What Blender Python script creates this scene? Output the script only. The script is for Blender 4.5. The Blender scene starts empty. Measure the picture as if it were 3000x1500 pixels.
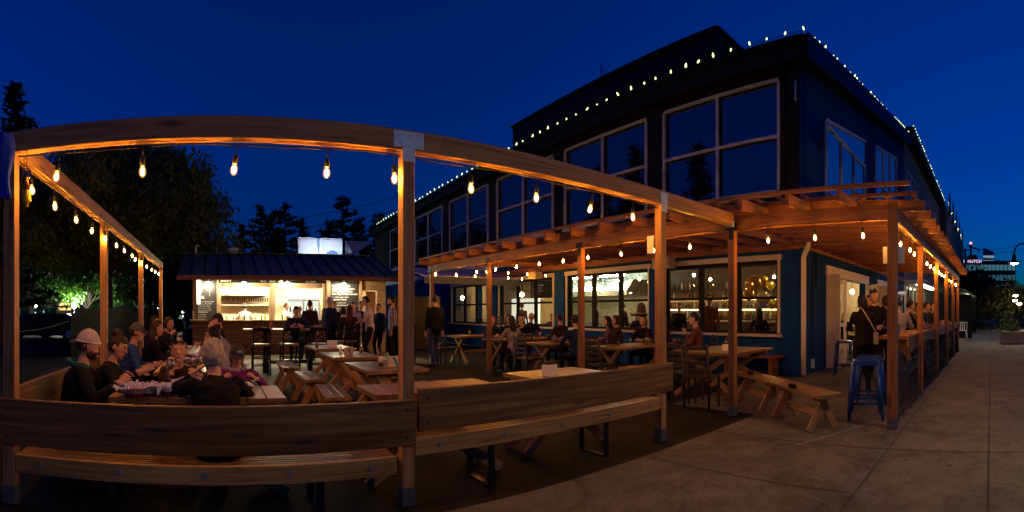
import bpy, math, random
from mathutils import Vector, Matrix, Euler, noise as mnoise
R = random.Random(7)
S = bpy.context.scene
COL = S.collection
PI = math.pi
V = Vector

# ------------------------------------------------------------------ node helpers
def newmat(name):
    m = bpy.data.materials.new(name); m.use_nodes = True
    nt = m.node_tree; nt.nodes.clear()
    out = nt.nodes.new('ShaderNodeOutputMaterial')
    return m, nt, out

def ramp(nt, fac, stops):
    r = nt.nodes.new('ShaderNodeValToRGB')
    e = r.color_ramp.elements
    while len(e) < len(stops): e.new(0.5)
    for el, (p, c) in zip(e, stops):
        el.position = p; el.color = (*c, 1)
    nt.links.new(fac, r.inputs[0])
    return r.outputs[0]

def noise_node(nt, vec, scale, detail=5, rough=.55, dist=0.0):
    n = nt.nodes.new('ShaderNodeTexNoise')
    n.inputs['Scale'].default_value = scale; n.inputs['Detail'].default_value = detail
    n.inputs['Roughness'].default_value = rough; n.inputs['Distortion'].default_value = dist
    if vec is not None: nt.links.new(vec, n.inputs['Vector'])
    return n

def bumped(nt, h, strength, dist, b):
    bp = nt.nodes.new('ShaderNodeBump'); bp.inputs['Strength'].default_value = strength
    bp.inputs['Distance'].default_value = dist
    nt.links.new(h, bp.inputs['Height']); nt.links.new(bp.outputs[0], b.inputs['Normal'])

def mul(c, k): return tuple(max(0, min(1, x * k)) for x in c)

def M(name, col, rough=.6, metal=0, var=.25, scale=6, bump=.15, bdist=.004, ior=1.5, col2=None, rvar=.12, stretch=None, spec=.5):
    """painted / cloth / metal / stone surface with its own unevenness"""
    m, nt, out = newmat(name)
    b = nt.nodes.new('ShaderNodeBsdfPrincipled'); nt.links.new(b.outputs[0], out.inputs[0])
    b.inputs['Metallic'].default_value = metal; b.inputs['IOR'].default_value = ior; b.inputs['Specular IOR Level'].default_value = spec
    tc = nt.nodes.new('ShaderNodeTexCoord'); vec = tc.outputs['Object']
    if stretch:
        mp = nt.nodes.new('ShaderNodeMapping'); mp.inputs['Scale'].default_value = stretch
        nt.links.new(vec, mp.inputs[0]); vec = mp.outputs[0]
    n = noise_node(nt, vec, scale)
    c2 = col2 or mul(col, 1 - var)
    nt.links.new(ramp(nt, n.outputs['Fac'], [(.3, c2), (.7, mul(col, 1 + var * .4))]), b.inputs['Base Color'])
    mr = nt.nodes.new('ShaderNodeMapRange'); mr.inputs['To Min'].default_value = max(.02, rough - rvar)
    mr.inputs['To Max'].default_value = min(1, rough + rvar)
    nt.links.new(n.outputs['Fac'], mr.inputs[0]); nt.links.new(mr.outputs[0], b.inputs['Roughness'])
    if bump:
        n2 = noise_node(nt, vec, scale * 9, 3); bumped(nt, n2.outputs['Fac'], bump, bdist, b)
    return m

def wood(name, c_dark, c_mid, c_light, rough=.6, knots=True, grain=1.0):
    """boards: u runs along the board in metres, v across it (see Mesh.uv)"""
    m, nt, out = newmat(name)
    b = nt.nodes.new('ShaderNodeBsdfPrincipled'); nt.links.new(b.outputs[0], out.inputs[0])
    uv = nt.nodes.new('ShaderNodeUVMap'); uv.uv_map = 'UVMap'
    mp = nt.nodes.new('ShaderNodeMapping'); mp.inputs['Scale'].default_value = (1.1 * grain, 26 * grain, 1)
    nt.links.new(uv.outputs[0], mp.inputs[0])
    n = noise_node(nt, mp.outputs[0], 1.6, 7, .62, .6)
    mp2 = nt.nodes.new('ShaderNodeMapping'); mp2.inputs['Scale'].default_value = (.55, 3.2, 1)
    nt.links.new(uv.outputs[0], mp2.inputs[0])
    n2 = noise_node(nt, mp2.outputs[0], 1.3, 3)
    c1 = ramp(nt, n.outputs['Fac'], [(.28, c_dark), (.5, c_mid), (.74, c_light)])
    c2 = ramp(nt, n2.outputs['Fac'], [(.3, (.62, .56, .52)), (.65, (1.06, 1.04, 1.0))])
    mx = nt.nodes.new('ShaderNodeMix'); mx.data_type = 'RGBA'; mx.blend_type = 'MULTIPLY'
    mx.inputs[0].default_value = .85
    nt.links.new(c1, mx.inputs[6]); nt.links.new(c2, mx.inputs[7]); col = mx.outputs[2]
    if knots:
        mp3 = nt.nodes.new('ShaderNodeMapping'); mp3.inputs['Scale'].default_value = (1.5, 7.5, 1)
        nt.links.new(uv.outputs[0], mp3.inputs[0])
        vo = nt.nodes.new('ShaderNodeTexVoronoi'); vo.inputs['Scale'].default_value = 1.0
        nt.links.new(mp3.outputs[0], vo.inputs['Vector'])
        k = ramp(nt, vo.outputs['Distance'], [(.06, (.16, .10, .07)), (.19, (1, 1, 1))])
        mk = nt.nodes.new('ShaderNodeMix'); mk.data_type = 'RGBA'; mk.blend_type = 'MULTIPLY'; mk.inputs[0].default_value = .8
        nt.links.new(col, mk.inputs[6]); nt.links.new(k, mk.inputs[7]); col = mk.outputs[2]
    nt.links.new(col, b.inputs['Base Color'])
    mr = nt.nodes.new('ShaderNodeMapRange'); mr.inputs['To Min'].default_value = rough - .15; mr.inputs['To Max'].default_value = rough + .2
    nt.links.new(n2.outputs['Fac'], mr.inputs[0]); nt.links.new(mr.outputs[0], b.inputs['Roughness'])
    bumped(nt, n.outputs['Fac'], .35, .003, b)
    return m

def EM(name, col, strength):
    m, nt, out = newmat(name)
    e = nt.nodes.new('ShaderNodeEmission'); e.inputs[0].default_value = (*col, 1); e.inputs[1].default_value = strength
    nt.links.new(e.outputs[0], out.inputs[0]); return m

def GLASS(name, tint=(1, 1, 1), refl=.08, rough=.0, top=.9, blend=.35):
    """thin clear pane"""
    m, nt, out = newmat(name)
    t = nt.nodes.new('ShaderNodeBsdfTransparent'); t.inputs[0].default_value = (*tint, 1)
    g = nt.nodes.new('ShaderNodeBsdfGlossy'); g.inputs['Roughness'].default_value = rough
    lw = nt.nodes.new('ShaderNodeLayerWeight'); lw.inputs[0].default_value = blend
    mr = nt.nodes.new('ShaderNodeMapRange'); mr.inputs['To Min'].default_value = refl; mr.inputs['To Max'].default_value = top
    nt.links.new(lw.outputs['Fresnel'], mr.inputs[0])
    mx = nt.nodes.new('ShaderNodeMixShader'); nt.links.new(mr.outputs[0], mx.inputs[0])
    nt.links.new(t.outputs[0], mx.inputs[1]); nt.links.new(g.outputs[0], mx.inputs[2])
    nt.links.new(mx.outputs[0], out.inputs[0]); return m

# ------------------------------------------------------------------ mesh builder
class MB:
    def __init__(s): s.v = []; s.f = []; s.uv = []; s.mi = []; s.sm = []
    def add(s, vs, fs, uvs=None, mi=0, smooth=False):
        o = len(s.v); s.v += [tuple(p) for p in vs]
        for k, f in enumerate(fs):
            s.f.append(tuple(o + i for i in f)); s.mi.append(mi); s.sm.append(smooth)
            s.uv += uvs[k] if uvs else [(vs[i][0], vs[i][1] if abs(vs[i][1]) > 1e-9 else vs[i][2]) for i in f]
        return s
    def beam(s, a, b, w, h, up=(0, 0, 1), ch=.004, mi=0):
        """a board of section w (across) x h (along up) from a to b, edges eased"""
        a, b = V(a), V(b); d = (b - a); L = d.length; d.normalize()
        up = V(up)
        if abs(d.dot(up)) > .99: up = V((0, 1, 0)) if abs(d.y) < .9 else V((1, 0, 0))
        x = d.cross(up).normalized(); y = x.cross(d).normalized()
        w2, h2 = w / 2, h / 2; c = min(ch, w2 * .45, h2 * .45)
        P = [(-w2 + c, -h2), (w2 - c, -h2), (w2, -h2 + c), (w2, h2 - c), (w2 - c, h2), (-w2 + c, h2), (-w2, h2 - c), (-w2, -h2 + c)]
        vs = [a + x * p + y * q for p, q in P] + [b + x * p + y * q for p, q in P]
        per = [0]
        for i in range(8):
            p, q = P[i], P[(i + 1) % 8]; per.append(per[-1] + math.hypot(p[0] - q[0], p[1] - q[1]))
        ou, ov = R.uniform(0, 40), R.uniform(0, 40)
        fs, us = [], []
        for i in range(8):
            j = (i + 1) % 8
            fs.append((i, j, 8 + j, 8 + i)); us.append([(ou, ov + per[i]), (ou, ov + per[i + 1]), (ou + L, ov + per[i + 1]), (ou + L, ov + per[i])])
        fs.append(tuple(range(7, -1, -1))); us.append([(ou + P[i][0] * .3, ov + P[i][1]) for i in range(7, -1, -1)])
        fs.append(tuple(range(8, 16))); us.append([(ou + P[i][0] * .3, ov + P[i][1]) for i in range(8)])
        return s.add(vs, fs, us, mi)
    def box(s, x0, x1, y0, y1, z0, z1, mi=0, ch=.003):
        L = (x1 - x0, y1 - y0, z1 - z0); cx, cy, cz = (x0 + x1) / 2, (y0 + y1) / 2, (z0 + z1) / 2
        k = L.index(max(L))
        if k == 0: return s.beam((x0, cy, cz), (x1, cy, cz), L[1], L[2], (0, 0, 1), ch, mi)
        if k == 1: return s.beam((cx, y0, cz), (cx, y1, cz), L[0], L[2], (0, 0, 1), ch, mi)
        return s.beam((cx, cy, z0), (cx, cy, z1), L[0], L[1], (0, 1, 0), ch, mi)
    def quad(s, a, b, c, d, mi=0):
        a, b, c, d = map(V, (a, b, c, d)); w = (b - a).length; h = (d - a).length
        return s.add([a, b, c, d], [(0, 1, 2, 3)], [[(0, 0), (w, 0), (w, h), (0, h)]], mi)
    def prism(s, pts, off, mi=0):
        """a flat outline given thickness along off"""
        n = len(pts); off = V(off); vs = [V(p) for p in pts] + [V(p) + off for p in pts]
        fs = [tuple(range(n - 1, -1, -1)), tuple(range(n, 2 * n))] + [(i, (i + 1) % n, n + (i + 1) % n, n + i) for i in range(n)]
        return s.add(vs, fs, None, mi)
    def tube(s, path, r, n=8, mi=0, caps=True, smooth=True):
        path = [V(p) for p in path]; rs = r if isinstance(r, (list, tuple)) else [r] * len(path)
        vs = []; ref = None
        for i, p in enumerate(path):
            d = (path[min(i + 1, len(path) - 1)] - path[max(i - 1, 0)]).normalized()
            if ref is None: ref = V((0, 0, 1)) if abs(d.z) < .9 else V((1, 0, 0))
            x = d.cross(ref)
            if x.length < 1e-4: x = d.cross(V((0, 1, .1)))
            x.normalize(); y = x.cross(d).normalized()
            vs += [p + (x * math.cos(2 * PI * k / n) + y * math.sin(2 * PI * k / n)) * rs[i] for k in range(n)]
        fs = []; us = []; L = 0
        ou = R.uniform(0, 20)
        for i in range(len(path) - 1):
            l2 = L + (path[i + 1] - path[i]).length
            for k in range(n):
                j = (k + 1) % n; fs.append((i * n + k, i * n + j, (i + 1) * n + j, (i + 1) * n + k))
                us.append([(ou + L, k / n * .3), (ou + L, (k + 1) / n * .3), (ou + l2, (k + 1) / n * .3), (ou + l2, k / n * .3)])
            L = l2
        s.add(vs, fs, us, mi, smooth)
        if caps:
            o = len(s.v) - len(vs)
            for f in (tuple(range(n - 1, -1, -1)), tuple(range(len(vs) - n, len(vs)))):
                s.f.append(tuple(o + i for i in f)); s.mi.append(mi); s.sm.append(False); s.uv += [(0, 0)] * n
        return s
    def lathe(s, prof, c=(0, 0, 0), n=16, mi=0, sx=1, sy=1):
        """prof: (radius, z) from bottom to top, about the vertical through c"""
        vs = [(c[0] + r * sx * math.cos(2 * PI * k / n), c[1] + r * sy * math.sin(2 * PI * k / n), c[2] + z) for r, z in prof for k in range(n)]
        fs = [(i * n + k, i * n + (k + 1) % n, (i + 1) * n + (k + 1) % n, (i + 1) * n + k) for i in range(len(prof) - 1) for k in range(n)]
        s.add(vs, fs, None, mi, True)
        o = len(s.v) - len(vs)
        for f, (r, z) in ((tuple(range(n - 1, -1, -1)), prof[0]), (tuple(range(len(vs) - n, len(vs))), prof[-1])):
            if r > 1e-4: s.f.append(tuple(o + i for i in f)); s.mi.append(mi); s.sm.append(False); s.uv += [(0, 0)] * n
        return s
    def ball(s, c, r, n=12, m=8, mi=0, rot=None):
        """ellipsoid, r a radius or three half axes"""
        r = (r, r, r) if not isinstance(r, (tuple, list)) else r; c = V(c)
        vs = []
        for i in range(m + 1):
            t = PI * i / m - PI / 2
            for k in range(n):
                p = V((r[0] * math.cos(t) * math.cos(2 * PI * k / n), r[1] * math.cos(t) * math.sin(2 * PI * k / n), r[2] * math.sin(t)))
                vs.append(c + (rot @ p if rot else p))
        fs = [(i * n + k, i * n + (k + 1) % n, (i + 1) * n + (k + 1) % n, (i + 1) * n + k) for i in range(m) for k in range(n)]
        return s.add(vs, fs, None, mi, True)
    def xf(s, mat):
        s.v = [tuple(mat @ V(p)) for p in s.v]; return s
    def build(s, name, mats, parent=None, local=False):
        """one mesh object; world coordinates unless local"""
        off = V((0, 0, 0))
        if not local:
            p = parent
            while p is not None: off += p.location; p = p.parent
        me = bpy.data.meshes.new(name)
        me.from_pydata([tuple(V(p) - off) for p in s.v], [], s.f)
        mats = mats if isinstance(mats, (list, tuple)) else [mats]
        for m in mats: me.materials.append(m)
        me.polygons.foreach_set('material_index', s.mi); me.polygons.foreach_set('use_smooth', s.sm)
        uv = me.uv_layers.new(name='UVMap'); uv.data.foreach_set('uv', [c for p in s.uv for c in p])
        me.update()
        o = bpy.data.objects.new(name, me); COL.objects.link(o)
        if parent is not None: o.parent = parent
        return o

def tag(o, label=None, cat=None, group=None, kind=None):
    if label: o['label'] = label
    if cat: o['category'] = cat
    if group: o['group'] = group
    if kind: o['kind'] = kind
    return o
def thing(name, label, cat, loc=(0, 0, 0), group=None):
    o = bpy.data.objects.new(name, None); COL.objects.link(o); o.location = loc; o.empty_display_size = .1
    return tag(o, label, cat, group)
def kids(o): return [c for c in o.children]
def dup(root, loc, rz=0, label=None, group=None):
    def cp(o, par):
        c = o.copy(); COL.objects.link(c)
        if par is not None: c.parent = par
        for k in list(o.children): cp(k, c)
        return c
    r = cp(root, None); r.location = loc; r.rotation_euler = (0, 0, rz)
    if label: r['label'] = label
    if group: r['group'] = group
    return r

PENDING = []
def text(name, body, mat, size, mtx, parent, align='LEFT', extrude=.0015):
    """flat lettering on a board: turned into a mesh once everything stands (finish_text)"""
    cu = bpy.data.curves.new(name, 'FONT'); cu.body = body; cu.size = size; cu.align_x = align; cu.extrude = extrude
    o = bpy.data.objects.new('lettering_curve', cu); COL.objects.link(o); PENDING.append((o, name, mat, mtx, parent))
def finish_text():
    dg = bpy.context.evaluated_depsgraph_get()
    for o, name, mat, mtx, parent in PENDING:
        me = bpy.data.meshes.new_from_object(o.evaluated_get(dg))
        off = V((0, 0, 0)); p = parent
        while p is not None: off += p.location; p = p.parent
        # every word is a piece of lettering of its own
        par = list(range(len(me.vertices)))
        def find(i):
            while par[i] != i: par[i] = par[par[i]]; i = par[i]
            return i
        for e in me.edges: par[find(e.vertices[0])] = find(e.vertices[1])
        xr = {}
        for v in me.vertices:
            r = find(v.index); l = xr.setdefault(r, [9e9, -9e9]); l[0] = min(l[0], v.co.x); l[1] = max(l[1], v.co.x)
        sz = o.data.size; words = []
        for r, (x0, x1) in sorted(xr.items(), key=lambda t: t[1][0]):
            if words and x0 - words[-1][1] < .16 * sz: words[-1][0].add(r); words[-1][1] = max(words[-1][1], x1)
            else: words.append([{r}, x1])
        for rs, _x in words:
            ids = [v.index for v in me.vertices if find(v.index) in rs]; ix = {i: k for k, i in enumerate(ids)}
            w = bpy.data.meshes.new('lettering'); w.from_pydata([me.vertices[i].co[:] for i in ids], [], [[ix[i] for i in p.vertices] for p in me.polygons if p.vertices[0] in ix])
            w.transform(Matrix.Translation(-off) @ mtx); w.materials.append(mat)
            n = bpy.data.objects.new(name, w); COL.objects.link(n); n.parent = parent
    for o, *_ in PENDING: bpy.data.objects.remove(o)
def face_mtx(pos, right, up):
    r, u = V(right).normalized(), V(up).normalized(); n = r.cross(u)
    return Matrix(((r.x, u.x, n.x, pos[0]), (r.y, u.y, n.y, pos[1]), (r.z, u.z, n.z, pos[2]), (0, 0, 0, 1)))

# ------------------------------------------------------------------ materials
W_CEDAR = wood('cedar timber', (.17, .09, .034), (.38, .215, .088), (.54, .33, .145), .62, grain=.7)
W_PERG = wood('stained pergola timber', (.11, .038, .011), (.25, .098, .028), (.37, .165, .05), .62, grain=.7)
W_BENCH = wood('weathered bench plank', (.055, .029, .008), (.16, .092, .026), (.31, .195, .060), .5, grain=.6)
W_TABLE = wood('varnished table plank', (.11, .056, .015), (.24, .13, .038), (.36, .215, .07), .38, grain=.7)
W_APRON = wood('lighter bench plank', (.15, .088, .026), (.38, .24, .08), (.56, .39, .15), .5, grain=.6)
UPTRIM = M('lavender white window paint', (.34, .42, .58), .5, var=.12, scale=3, spec=.2)
W_DARK = wood('dark stained wood', (.009, .006, .004), (.022, .012, .008), (.042, .022, .013), .5)
W_SIDING = wood('reclaimed siding', (.05, .024, .013), (.13, .062, .032), (.24, .13, .075), .7)
W_BOARD = wood('pale kiosk boards', (.22, .14, .075), (.38, .26, .15), (.48, .35, .22), .6)
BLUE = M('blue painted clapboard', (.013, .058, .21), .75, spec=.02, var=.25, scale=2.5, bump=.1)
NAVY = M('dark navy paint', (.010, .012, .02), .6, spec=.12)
BLACK = M('black paint', (.007, .007, .008), .6, spec=.12)
WHITE = M('white trim paint', (.72, .70, .66), .45, var=.12, scale=3)
TRIM = M('off white trim paint', (.46, .42, .36), .5, var=.15, scale=3)
STEEL = M('black steel', (.02, .02, .023), .38, metal=.6)
BOLT = M('zinc bolt', (.24, .28, .32), .45, metal=.4)
BASEM = M('dull post shoe', (.10, .11, .13), .6, metal=.3)
GALV = M('galvanised bracket', (.45, .66, .88), .5, metal=.2, scale=25, var=.3)
CONC = M('grey concrete', (.27, .25, .23), .82, scale=1.2, var=.3)
SOCK = M('black rubber socket', (.012, .012, .012), .5)
CABLE = M('black rubber cable', (.012, .012, .012), .6)
ROOFM = M('dark metal roof', (.07, .125, .115), .6, var=.4, scale=1.5, spec=.3)
STOOLB = M('blue enamelled steel', (.012, .055, .26), .3, metal=.2, scale=9)
DGLASS = M('dark reflecting glass', (.004, .005, .008), .03, var=.2, ior=2.3, bump=.05, scale=.35, bdist=.012, rvar=.01)
DGLASS2 = M('bright reflecting glass', (.004, .006, .012), .03, var=.2, ior=5.0, bump=0, rvar=.01)
GLS = GLASS('clear window glass', refl=.045, top=.5, blend=.2)
VESSEL = GLASS('drinking glass', (.92, .95, .95), .1)
PAPER = M('white paper', (.78, .77, .75), .8, var=.08)
def check_mat():
    m, nt, out = newmat('blue checked paper'); b = nt.nodes.new('ShaderNodeBsdfPrincipled'); nt.links.new(b.outputs[0], out.inputs[0])
    tc = nt.nodes.new('ShaderNodeTexCoord'); ck = nt.nodes.new('ShaderNodeTexChecker'); ck.inputs['Scale'].default_value = 85
    ck.inputs[1].default_value = (.78, .78, .8, 1); ck.inputs[2].default_value = (.05, .05, .32, 1)
    nt.links.new(tc.outputs['Object'], ck.inputs[0]); nt.links.new(ck.outputs[0], b.inputs['Base Color']); b.inputs['Roughness'].default_value = .75
    return m
CHECK = check_mat()
BULB = EM('glowing filament', (1.0, .36, .035), 1150)
def GLOWGLASS(name, col, s):
    m, nt, out = newmat(name); t = nt.nodes.new('ShaderNodeBsdfTransparent'); e = nt.nodes.new('ShaderNodeEmission'); e.inputs[0].default_value = (*col, 1); e.inputs[1].default_value = s
    a = nt.nodes.new('ShaderNodeAddShader'); nt.links.new(t.outputs[0], a.inputs[0]); nt.links.new(e.outputs[0], a.inputs[1]); nt.links.new(a.outputs[0], out.inputs[0]); return m
BULBG = GLOWGLASS('amber bulb glass', (1.0, .40, .05), .38)
ROOFB = EM('cool white roof bulb', (.82, 1.0, .34), 2.6)
INB = EM('indoor bulb', (1.0, .58, .22), 330)
# ------------------------------------------------------------------ people
SKIN = M('skin', (.50, .28, .20), .5, var=.12, scale=14, bump=.05)
SKIN2 = M('tanned skin', (.34, .19, .13), .5, var=.12, scale=14, bump=.05)
LIPS = M('lips', (.35, .10, .09), .4, bump=0); EYEW = M('eye', (.045, .028, .022), .15, bump=0)
def cloth(name, c, **k): return M(name, c, .9, var=.3, scale=9, bump=.4, bdist=.006, spec=.1, **k)
def plaid(name, base, c1, c2, s=14):
    m, nt, out = newmat(name); b = nt.nodes.new('ShaderNodeBsdfPrincipled'); nt.links.new(b.outputs[0], out.inputs[0]); b.inputs['Roughness'].default_value = .85
    tc = nt.nodes.new('ShaderNodeTexCoord'); col = None
    for d, c in (('X', c1), ('Z', c2), ('Y', c1)):
        w = nt.nodes.new('ShaderNodeTexWave'); w.bands_direction = d; w.inputs['Scale'].default_value = s / 3.1; w.inputs['Distortion'].default_value = .6
        nt.links.new(tc.outputs['Object'], w.inputs[0])
        f = ramp(nt, w.outputs['Fac'], [(.45, (0, 0, 0)), (.6, (1, 1, 1))])
        mx = nt.nodes.new('ShaderNodeMix'); mx.data_type = 'RGBA'
        ml = nt.nodes.new('ShaderNodeMath'); ml.operation = 'MULTIPLY'; ml.inputs[1].default_value = .5; nt.links.new(f, ml.inputs[0]); nt.links.new(ml.outputs[0], mx.inputs[0])
        if col is None: mx.inputs[6].default_value = (*base, 1)
        else: nt.links.new(col, mx.inputs[6])
        mx.inputs[7].default_value = (*c, 1); col = mx.outputs[2]
    nt.links.new(col, b.inputs['Base Color']); return m
C_BLK = cloth('black cloth', (.012, .012, .015)); C_NAVY = cloth('navy cloth', (.018, .025, .07)); C_BLUE = cloth('blue denim jacket', (.035, .075, .22))
C_JEAN = cloth('blue jeans', (.03, .055, .15)); C_GREY = cloth('grey shirt', (.30, .28, .30)); C_WHITE = cloth('white cotton', (.74, .72, .68)); C_PURP = cloth('purple fleece', (.16, .02, .16))
C_LAV = cloth('lavender shirt', (.42, .34, .46)); C_BRN = cloth('dark brown jacket', (.04, .02, .016)); C_PINK = cloth('pale striped shirt', (.55, .46, .52)); C_BEI = cloth('beige shirt', (.5, .42, .3)); C_RED = cloth('red cloth', (.5, .02, .02))
C_PLAID = plaid('blue plaid shirt', (.10, .09, .20), (.35, .28, .40), (.03, .03, .10)); C_RPL = plaid('red plaid shirt', (.16, .025, .025), (.015, .012, .015), (.20, .06, .05), 20); C_FLOR = plaid('dark floral', (.05, .02, .03), (.30, .18, .22), (.02, .02, .02), 30)
def hairm(n, c): return M(n, c, .55, var=.5, scale=30, bump=.5, bdist=.006, stretch=(1, 1, .25), spec=.25)
H_BLK = hairm('black hair', (.010, .008, .008)); H_BRN = hairm('brown hair', (.045, .022, .012)); H_BLD = hairm('blonde hair', (.36, .22, .10)); H_GRY = hairm('grey hair', (.38, .35, .31)); H_RED = hairm('auburn hair', (.10, .03, .015))
SHOE = M('dark shoe', (.03, .03, .035), .5); SNEAK = M('grey white trainer', (.5, .52, .56), .6)

def capsule(mb, a, b, r0, r1, n=12, fl=1.0, side=None):
    a, b = V(a), V(b); d = b - a; L = d.length; d = d / max(L, 1e-6)
    ref = V(side) if side is not None else (V((1, 0, 0)) if abs(d.x) < .9 else V((0, 1, 0)))
    x = (ref - d * ref.dot(d)).normalized(); y = d.cross(x)
    vs = []; rings = [(-1, .02), (-.7, .71), (0, 1)]
    prof = [(a + d * r0 * h, r0 * w) for h, w in rings] + [(b + d * r1 * -h, r1 * w) for h, w in reversed(rings)]
    for c, r in prof: vs += [c + x * r * math.cos(2 * PI * k / n) + y * r * fl * math.sin(2 * PI * k / n) for k in range(n)]
    m = len(prof)
    fs = [(i * n + k, i * n + (k + 1) % n, (i + 1) * n + (k + 1) % n, (i + 1) * n + k) for i in range(m - 1) for k in range(n)]
    fs += [tuple(range(n - 1, -1, -1)), tuple(range((m - 1) * n, m * n))]
    mb.add(vs, fs, None, 0, True)
def loft(mb, rings, right, fwd, n=16):
    vs = []
    for c, hw, hd in rings: vs += [V(c) + right * hw * math.cos(2 * PI * k / n) + fwd * hd * math.sin(2 * PI * k / n) for k in range(n)]
    m = len(rings); fs = [(i * n + k, i * n + (k + 1) % n, (i + 1) * n + (k + 1) % n, (i + 1) * n + k) for i in range(m - 1) for k in range(n)]
    fs += [tuple(range(n - 1, -1, -1)), tuple(range((m - 1) * n, m * n))]
    mb.add(vs, fs, None, 0, True)
def ik(s, t, l1, l2, pole):
    d = t - s; L = min(d.length, (l1 + l2) * .995); d = d.normalized(); t = s + d * L
    a = (l1 * l1 - l2 * l2 + L * L) / (2 * L); h = math.sqrt(max(l1 * l1 - a * a, 0)); p = (V(pole) - d * V(pole).dot(d)).normalized()
    return s + d * a + p * h, t
QUEUE = []
def person(label, x, y, az, pose='stand', h=1.75, seat=.45, lean=0., turn=0., nod=0., rh=None, lh=None, skin=None, top=None, bottom=None, shoe=None, hair='short', hc=None, hat=None, sleeve='long', fem=False, bulk=1., step=0., fine=False, beard=None, z0=0., extra=None, lipsred=False):
    k = h / 1.75; skin = skin or SKIN; top = top or C_BLK; bottom = bottom or C_BLK; shoe = shoe or SHOE; hc = hc or H_BRN
    X, Y, Z = V((1, 0, 0)), V((0, 1, 0)), V((0, 0, 1))
    up = V((0, math.sin(lean), math.cos(lean))); fw = V((0, math.cos(lean), -math.sin(lean)))
    P = V((0, 0, .93 * k)) if pose == 'stand' else V((0, 0, seat + .10 * k))
    N = P + up * .50 * k; C = P + up * .30 * k
    hup = (up * .45 + Z * .55).normalized()
    hm = Matrix.Rotation(-turn, 3, 'Z') @ Matrix.Rotation(-nod, 3, 'X')
    Hc = N + hup * .125 * k + Y * .02 * k + (hm @ V((0, .01, .055))) * k
    prims = []; mb = MB()
    def cap(a, b, r0, r1, zone, fl=1., side=None, mesh=True):
        if mesh: capsule(mb, a, b, r0 * k, r1 * k, 12, fl, side)
        prims.append((V(a), V(b), r0 * k, r1 * k, zone))
    sw = (.165 if not fem else .145) * k; hw = .155 if not fem else .168
    bk = bulk
    loft(mb, [(P - up * .09 * k, .10 * k * bk, .08 * k * bk), (P - up * .04 * k, hw * k * bk, .115 * k * bk), (P + up * .05 * k, hw * .98 * k * bk, .115 * k * bk), (P + up * .17 * k, (.142 if not fem else .122) * k * bk, .10 * k * bk), (P + up * .33 * k, .165 * k * bk * (1 if not fem else .9), (.12 if not fem else .128) * k * bk),
              (P + up * .42 * k, .17 * k * bk * (1 if not fem else .88), .105 * k * bk), (P + up * .485 * k, .115 * k, .075 * k), (P + up * .52 * k, .055 * k, .055 * k)], X, fw)
    prims.append((P - up * .03 * k, P + up * .03 * k, .13 * k * bk, .13 * k * bk, 'hip')); prims.append((P + up * .1 * k, P + up * .36 * k, .135 * k * bk, .14 * k * bk, 'top'))
    prims.append((N - X * sw - up * .05 * k, N + X * sw - up * .05 * k, .075 * k, .075 * k, 'top'))
    cap(N - up * .02 * k, Hc - V((0, .015 * k, .04 * k)), .052 if not fem else .045, .05 if not fem else .044, 'skin')
    # legs
    for s in (-1, 1):
        hip = P + X * s * .085 * k - up * .03 * k
        if pose == 'stand':
            f = step * s; ank = V((s * .10 * k, -.03 + f * .9, .085 * k + (abs(f) * .25 if f < 0 else 0))); knee, ank = ik(hip, ank, .43 * k, .43 * k, (0, 1, .1)); toe = ank + V((s * .03, .15 * k, -.05 * k if f >= 0 else -.09 * k))
        else:
            kz = max(seat + .03, .45 * k * .98); knee = V((s * .13 * k, .42 * k, seat + .05)); ank = V((s * .12 * k, .36 * k if seat < .6 else .22 * k, .085 if seat < .6 else max(.1, seat - .40))); toe = ank + V((s * .03, .15 * k, -.045))
        cap(hip, knee, .085, .058, 'bottom'); cap(knee, ank, .056, .040, 'bottom'); cap(ank - V((0, .035 * k, .035)), toe, .042, .034, 'shoe', .8)
    # arms and hands
    tubes = MB()
    for s, tgt in ((1, rh), (-1, lh)):
        sh = N + X * s * sw - up * .045 * k
        if tgt is None: tgt = (s * .235 * k, .07, .76 * k) if pose == 'stand' else (s * .14, .40 * k, seat + .34)
        el, wr = ik(sh, V(tgt), .285 * k, .25 * k, (s * .75, -.55, -.65))
        cap(sh, el, .054 * bk, .044 * bk, 'arm'); cap(el, wr, .043 * bk, .029 * (1 + (bk - 1) * .5), 'fore')
        d = (wr - el).normalized(); n = V((-s, .0, -.35)); n = (n - d * n.dot(d)).normalized(); w = d.cross(n) * s
        palm = wr + d * .075 * k
        cap(wr + d * .015 * k, palm - d * .01, .026, .032, 'skin', .5, w)
        for q in range(4):
            p = palm + w * (q - 1.5) * .018 * k; dd = d; L = (.026, .03, .028, .022)[q] * k; pts = [p - d * .012]
            for b_ in range(3):
                dd = (Matrix.Rotation(.42 * (1 if s > 0 else -1), 3, w) @ dd) if b_ else dd
                if (palm + dd - palm).dot(n) < -.2: dd = (dd + n * .5).normalized()
                p = p + dd * L * (1.15 if b_ == 0 else .9); pts.append(p)
            tubes.tube(pts, [.0088 * k, .0088 * k, .0078 * k, .006 * k], 6)
        b0 = wr + d * .03 * k + w * -.026 * k; t1 = b0 + (d * .6 - w * .75 + n * .3).normalized() * .034 * k; t2 = t1 + (d * .85 - w * .2 + n * .4).normalized() * .028 * k
        tubes.tube([b0, t1, t2], [.012 * k, .010 * k, .007 * k], 6)
    # head: skull, jaw, nose, ears, brow
    def hp(p): return Hc + (hm @ V(p)) * k
    mb.ball(Hc, (.074 * k, .093 * k, .108 * k), 20, 14, 0, hm); mb.ball(hp((0, .028, -.062)), (.054 * k, .058 * k, .055 * k), 16, 10, 0, hm)
    mb.ball(hp((0, .075, -.098)), (.022 * k, .018 * k, .016 * k), 10, 6, 0, hm)
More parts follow.
